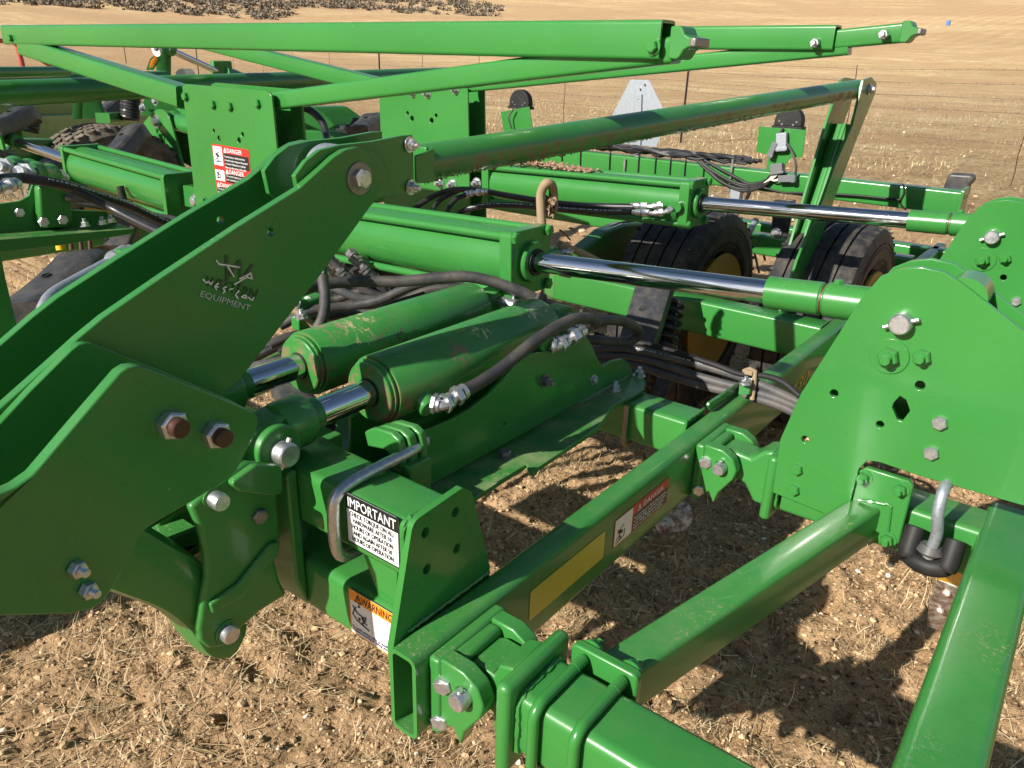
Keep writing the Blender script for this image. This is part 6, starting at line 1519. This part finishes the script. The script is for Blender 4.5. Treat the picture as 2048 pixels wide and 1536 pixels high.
MB().prism([PD(u, v, 6.35) for u, v in ((300, 118), (312, 108), (319, 118), (304, 140), (292, 140))], (0, .01, 0)).build('label_plate', 'green', ul); MB().prism([PD(u, v, 6.33) for u, v in ((301, 122), (310, 112), (316, 118), (306, 134), (298, 136))], (0, .002, 0)).build('danger_label', 'decal_orange', ul)
for k_, (u, v) in enumerate(((365, 150), (378, 150))): MB().lathe(PD(u, v, 6.5), (1, -.6, 0), [(0, .045), (.06, .045)], 20).build('roller', 'zinc', ul)
# castings above the hinge plate
cg = thing('depth_linkage', 'cluster of pale green ribbed castings left of the DANGER mast top', 'linkage', PD(320, 215, 5.4))
for P_ in ([(283, 205), (288, 195), (300, 192), (296, 200), (300, 225), (286, 222)], [(300, 192), (318, 190), (326, 214), (312, 222), (306, 205)], [(322, 188), (342, 192), (346, 222), (334, 226), (326, 205)], [(346, 192), (360, 196), (362, 226), (350, 230)], [(280, 216), (300, 222), (298, 232), (280, 230)]):
    MB().prism([PD(u, v, 5.4) for u, v in P_], (.03, .06, 0)).build('casting', 'green_cast', cg, bevel=.006)
bolt(cg, PD(312, 202, 5.3), (0, -1, .2), .02, 'zinc'); bolt(cg, PD(286, 216, 5.3), (0, -1, .2), .018, 'zinc')
# frame pieces right of the mast
rg = thing('implement_frame', 'light green hood and beam end seen between the two masts', 'machine frame', PD(680, 275, 5.5))
MB().prism([PD(u, v, 5.6) for u, v in ((600, 212), (625, 214), (655, 235), (672, 252), (655, 262), (600, 262))], (.0, .3, 0)).build('hood', 'green', rg, bevel=.01)
MB().prism([PD(u, v, 5.3) for u, v in ((560, 262), (640, 262), (700, 268), (755, 276), (755, 296), (560, 300))], (0, .2, .0)).build('beam_end', 'green', rg, bevel=.006)
MB().prism([PD(u, v, 5.2) for u, v in ((672, 256), (718, 258), (710, 266), (690, 266), (688, 264), (672, 262))], (0, .1, 0)).build('angle_bracket', 'galvanised', rg, bevel=.003); bolt(rg, PD(686, 258, 5.2), (0, 0, 1), .02, 'zinc'); bolt(rg, PD(710, 255, 5.2), (0, 0, 1), .018, 'zinc')
MB().prism([PD(u, v, 5.35) for u, v in ((700, 248), (706, 235), (726, 238), (720, 262), (668, 255))], (0, .05, 0)).build('dark_bracket', 'black_paint', rg, bevel=.003)
# ------------------------------------------------------------------ fence along the field
fb = Vector((-7.077, 14.684, 0)); fdir = (Vector((-19.526, 18.445, 0))-fb).normalized()
WH = [1.50, 1.32, 1.14, .96, .76, .56, .34]
def fz(p): return float(ground_z(p.x, p.y))
fence = thing('wire_fence', 'barbed wire fence strung between steel posts along the dry field', 'fence', (fb.x, fb.y, 0))
S0, S1 = -22.0, 60.0
for h_ in WH:
    pts = []; n_ = 41
    for i in range(n_):
        s = S0+(S1-S0)*i/(n_-1); p = fb+fdir*s; pts.append(Vector((p.x, p.y, h_+fz(p)*.8-.02*abs(math.sin(s*.44)))))
    m = MB().sweep(pts, .0022, 4)
    s = S0
    while s < 16:
        p = fb+fdir*s; z = h_+fz(p)*.8-.02*abs(math.sin(s*.44)); c = Vector((p.x, p.y, z))
        m.cyl(c-Vector((.004, .0, .016)), c+Vector((.004, 0, .016)), .002, n=4); s += .16
    m.build('wire', 'fence_wire', fence)
tpl = []
for i, s in enumerate((-12.6, 0.0, 13.05, 34.0, 52)):
    p = fb+fdir*s; z = fz(p)
    t = thing('fence_post', ('dark steel T post with white tip, %s' % ('right of the picture edge', 'behind the sign back and the rear bar', 'left of the far mast top', 'thick, beside the thin chrome rod', 'small and dark above the slim cylinder')[i]), 'post', (p.x, p.y, z), 'steel fence posts')
    MB().box((p.x, p.y, z+.72), .045, .008, 1.54).box((p.x, p.y-.02, z+.72), .008, .04, 1.54).build('shaft', 'post_steel', t)
    MB().box((p.x, p.y, z+1.56), .047, .010, .14).box((p.x, p.y-.02, z+1.56), .010, .042, .14).build('white_tip', 'white_paint', t)
for s, lab in ((-9.3, 'thin fence stay at the right edge, outside the dark T post'), (-6.15, 'thin rusty fence stay at the right border above the hinge plates'), (-3.5, 'thin fence stay rising behind the top of the leaning lever'), (3.7, 'thin fence stay between the left dome bracket and the sign back'), (7.3, 'thin fence stay behind the far mast, right of it'), (10.3, 'thin fence stay under the far rest beam, left of the far mast'), (17.0, 'thin fence stay over the far slanting arm'), (20.5, 'thin fence stay between the masts, seen below the rest beam'), (24, 'thin fence stay right of the thin chrome rod'), (28, 'thin fence stay above the slim left pipes')):
    p = fb+fdir*s; z = fz(p)
    o = MB().sweep([Vector((p.x+.01*math.sin(k*2), p.y, z+.02+1.5*k/8)) for k in range(9)], .007, 6).build('fence_stay', 'copper_thread'); tag(o, lab, 'fence stay', 'thin stays of the wire fence')
# red steel gate brace at far left
rp_ = thing('corner_brace', 'red painted pipe fence corner brace at the upper left', 'fence brace', PD(60, 140, 24))
MB().cyl(PD(-80, 77, 21), PD(26, 83, 22), .05, n=14).build('rail', 'red_paint', rp_); MB().cyl(PD(26, 84, 22), PD(108, 136, 22), .05, n=14).build('brace', 'red_paint', rp_); MB().cyl(PD(33, 84, 22.5), PD(47, 140, 22.5), .06, n=14).build('post', 'red_paint', rp_)
bz_ = on(1897, 50, 'y', 60); 
pb_ = PD(1897, 46, 75); o = MB().cyl(pb_-Vector((0, 0, .17)), pb_+Vector((0, 0, .17)), .15, n=16).build('barrel', 'blue_plastic'); tag(o, 'tiny blue barrel standing far out in the dry field', 'barrel')

# unseen stand-in for the machine's front, added and outlined to cast ground shade
def back(u, v, t):
    p = on(u, v, 'z', -H); d = SUN/(-SUN.z); return p-d*t
hd = thing('shade_caster', 'green plate added to cast shade on the ground, outside the left of the picture', 'shade caster', back(-100, 1290, .55))
dk_ = [back(u, v, .55) for u, v in ((-500, 1500), (-20, 1312), (60, 1285), (120, 1262), (215, 1212), (300, 1190), (420, 1180), (420, 1120), (100, 1100), (-700, 1150))]
MB().prism(dk_, (0, 0, .02)).build('flat_plate', 'green', hd, bevel=.003)
MB().prism([dk_[0], dk_[9], dk_[9]+Vector((0, 0, -.14)), dk_[0]+Vector((0, 0, -.14))], (-.02, 0, 0)).build('shade_caster_side', 'green', hd, bevel=.003)

# crowded far left part of the machine
MB().rtube(PD(-40, 318, 4.6), PD(150, 305, 5.4), .09, .10, rad=.01).build('cross_beam', 'green_clean', lf)
MB().rtube(PD(20, 300, 5.0), PD(100, 300, 5.2), .2, .12, rad=.01).build('cross_beam', 'green_clean', lf)
for k_, (P_, d_, lab) in enumerate((([(-20, 300), (30, 318), (70, 345), (95, 372)], 3.2, 'black hose curving down beside the left green unions'), ([(90, 400), (150, 425), (200, 430), (260, 452)], 3.0, 'black hose lying low behind the left channel'), ([(240, 372), (250, 410), (262, 450), (275, 490)], 3.3, 'black line dropping under the left cylinder'), ([(205, 455), (240, 440), (300, 456), (350, 474)], 3.1, 'dark hose end below the left cylinder'))):
    hthing(lab, [PD(u, v, d_) for u, v in P_], .0135, 'hose_clean', group=GH)
tp_ = thing('opener_shank', 'dark shank between the left channel and the ground', 'shank', PD(230, 470, 3.4), 'black opener shanks')
MB().rtube(PD(262, 430, 3.3), PD(235, 500, 3.2), .10, .05, rad=.015).build('shank_arm', 'shank_black', tp_)
for u in (140, 160, 178): MB().cyl(PD(u, 462, 3.2), PD(u+3, 500, 3.2), .007, n=8).build('tine', 'copper_thread', tn)

# more of the crowded hose run beside the far lift cylinder
for P_, d_, r_, m_, lab in (
 ([(470, 760), (520, 742), (570, 716), (620, 700)], 1.98, .0125, 'corrugated', 'black braided hose below the bundle, beside the arm edge'),
 ([(455, 775), (510, 764), (560, 756), (600, 745)], 1.9, .0150, 'hose_grey', 'pale hose just above the far cylinder head'),
 ([(520, 700), (570, 676), (640, 664), (700, 655), (760, 640)], 2.15, .0130, 'hose_rubber', 'hose behind the tan strap saddle'),
 ([(640, 590), (700, 600), (780, 596), (860, 575)], 2.3, .0120, 'hose_rubber', 'hose crossing behind the dropping hose'),
 ([(690, 530), (760, 540), (840, 545), (900, 565)], 2.4, .0120, 'hose_clean', 'black hose shaded by the fold cylinder'),
 ([(640, 620), (720, 590), (800, 560), (860, 545)], 2.45, .0120, 'hose_clean', 'black hose rising steeply in the bundle shade')):
    hthing(lab, [PD(u, v, d_) for u, v in P_], r_, m_, group=GH)
bmx = MB().rtube(PD(380, 800, 2.15), PD(640, 690, 2.6), .10, .10, rad=.012).build('dusty_tube', 'green_caked', fr)
bmy = MB().prism([PD(610, 560, 2.7), PD(900, 590, 2.9), PD(900, 640, 2.8), PD(600, 640, 2.6)], (0, 0, -.01)).build('valve_tray', 'black_paint', fr)
# white lettering printed along hoses
def printed(o, P, r, n=46, q0=.15, q1=.9):
    P = spline(P, 12); m = MB(); k = len(P)-1; o_c = Vector((0, 0, H))
    i = 0.0; q = q0
    while q < q1:
        a = P[int(q*k)]; b = P[min(k, int(q*k)+1)]; d = (b-a).normalized(); f = q*k-int(q*k); c = a.lerp(b, f)
        view = (o_c-c).normalized(); up_ = (Vector((0, 0, 1))-d*d.z).normalized(); nn = (view-d*view.dot(d)).normalized(); nn = (nn*.75+up_*.45).normalized(); s_ = d.cross(nn)
        L_ = random.uniform(.003, .007)
        m.box(c+nn*(r+.0003), L_, .0035 if random.random() < .8 else .0018, .0004, X=d, Y=s_, Z=nn)
        tot = sum((P[j+1]-P[j]).length for j in range(k)); q += (L_+random.choice((.0015, .002, .008)))/tot
    m.build('hose_print', 'print_grey', o, kind='stuff')
for nm in ('upper grey hose clamped', 'black hose with white print just above', 'black hose with blue print'):
    for o in list(COL.objects):
        if o.get('label', '').startswith(nm):
            if nm.startswith('upper'): printed(o, [PD(u, v, hy(u)) for u, v in HY[0]], .0118, q0=.3, q1=.78)
            elif 'above' in nm: printed(o, [PD(40, 355, 2.4), PD(100, 364, 2.42), PD(150, 376, 2.45), PD(200, 392, 2.5), PD(260, 412, 2.55), PD(320, 440, 2.6), PD(370, 456, 2.6)], .0135)
            else: printed(o, [y_(905, 436, 2.3), y_(930, 420, 2.38), y_(975, 411, 2.42), y_(1040, 411, 2.44), y_(1120, 418, 2.44), y_(1200, 423, 2.45), y_(1262, 424, 2.46)], .0115, q0=.2, q1=.95)
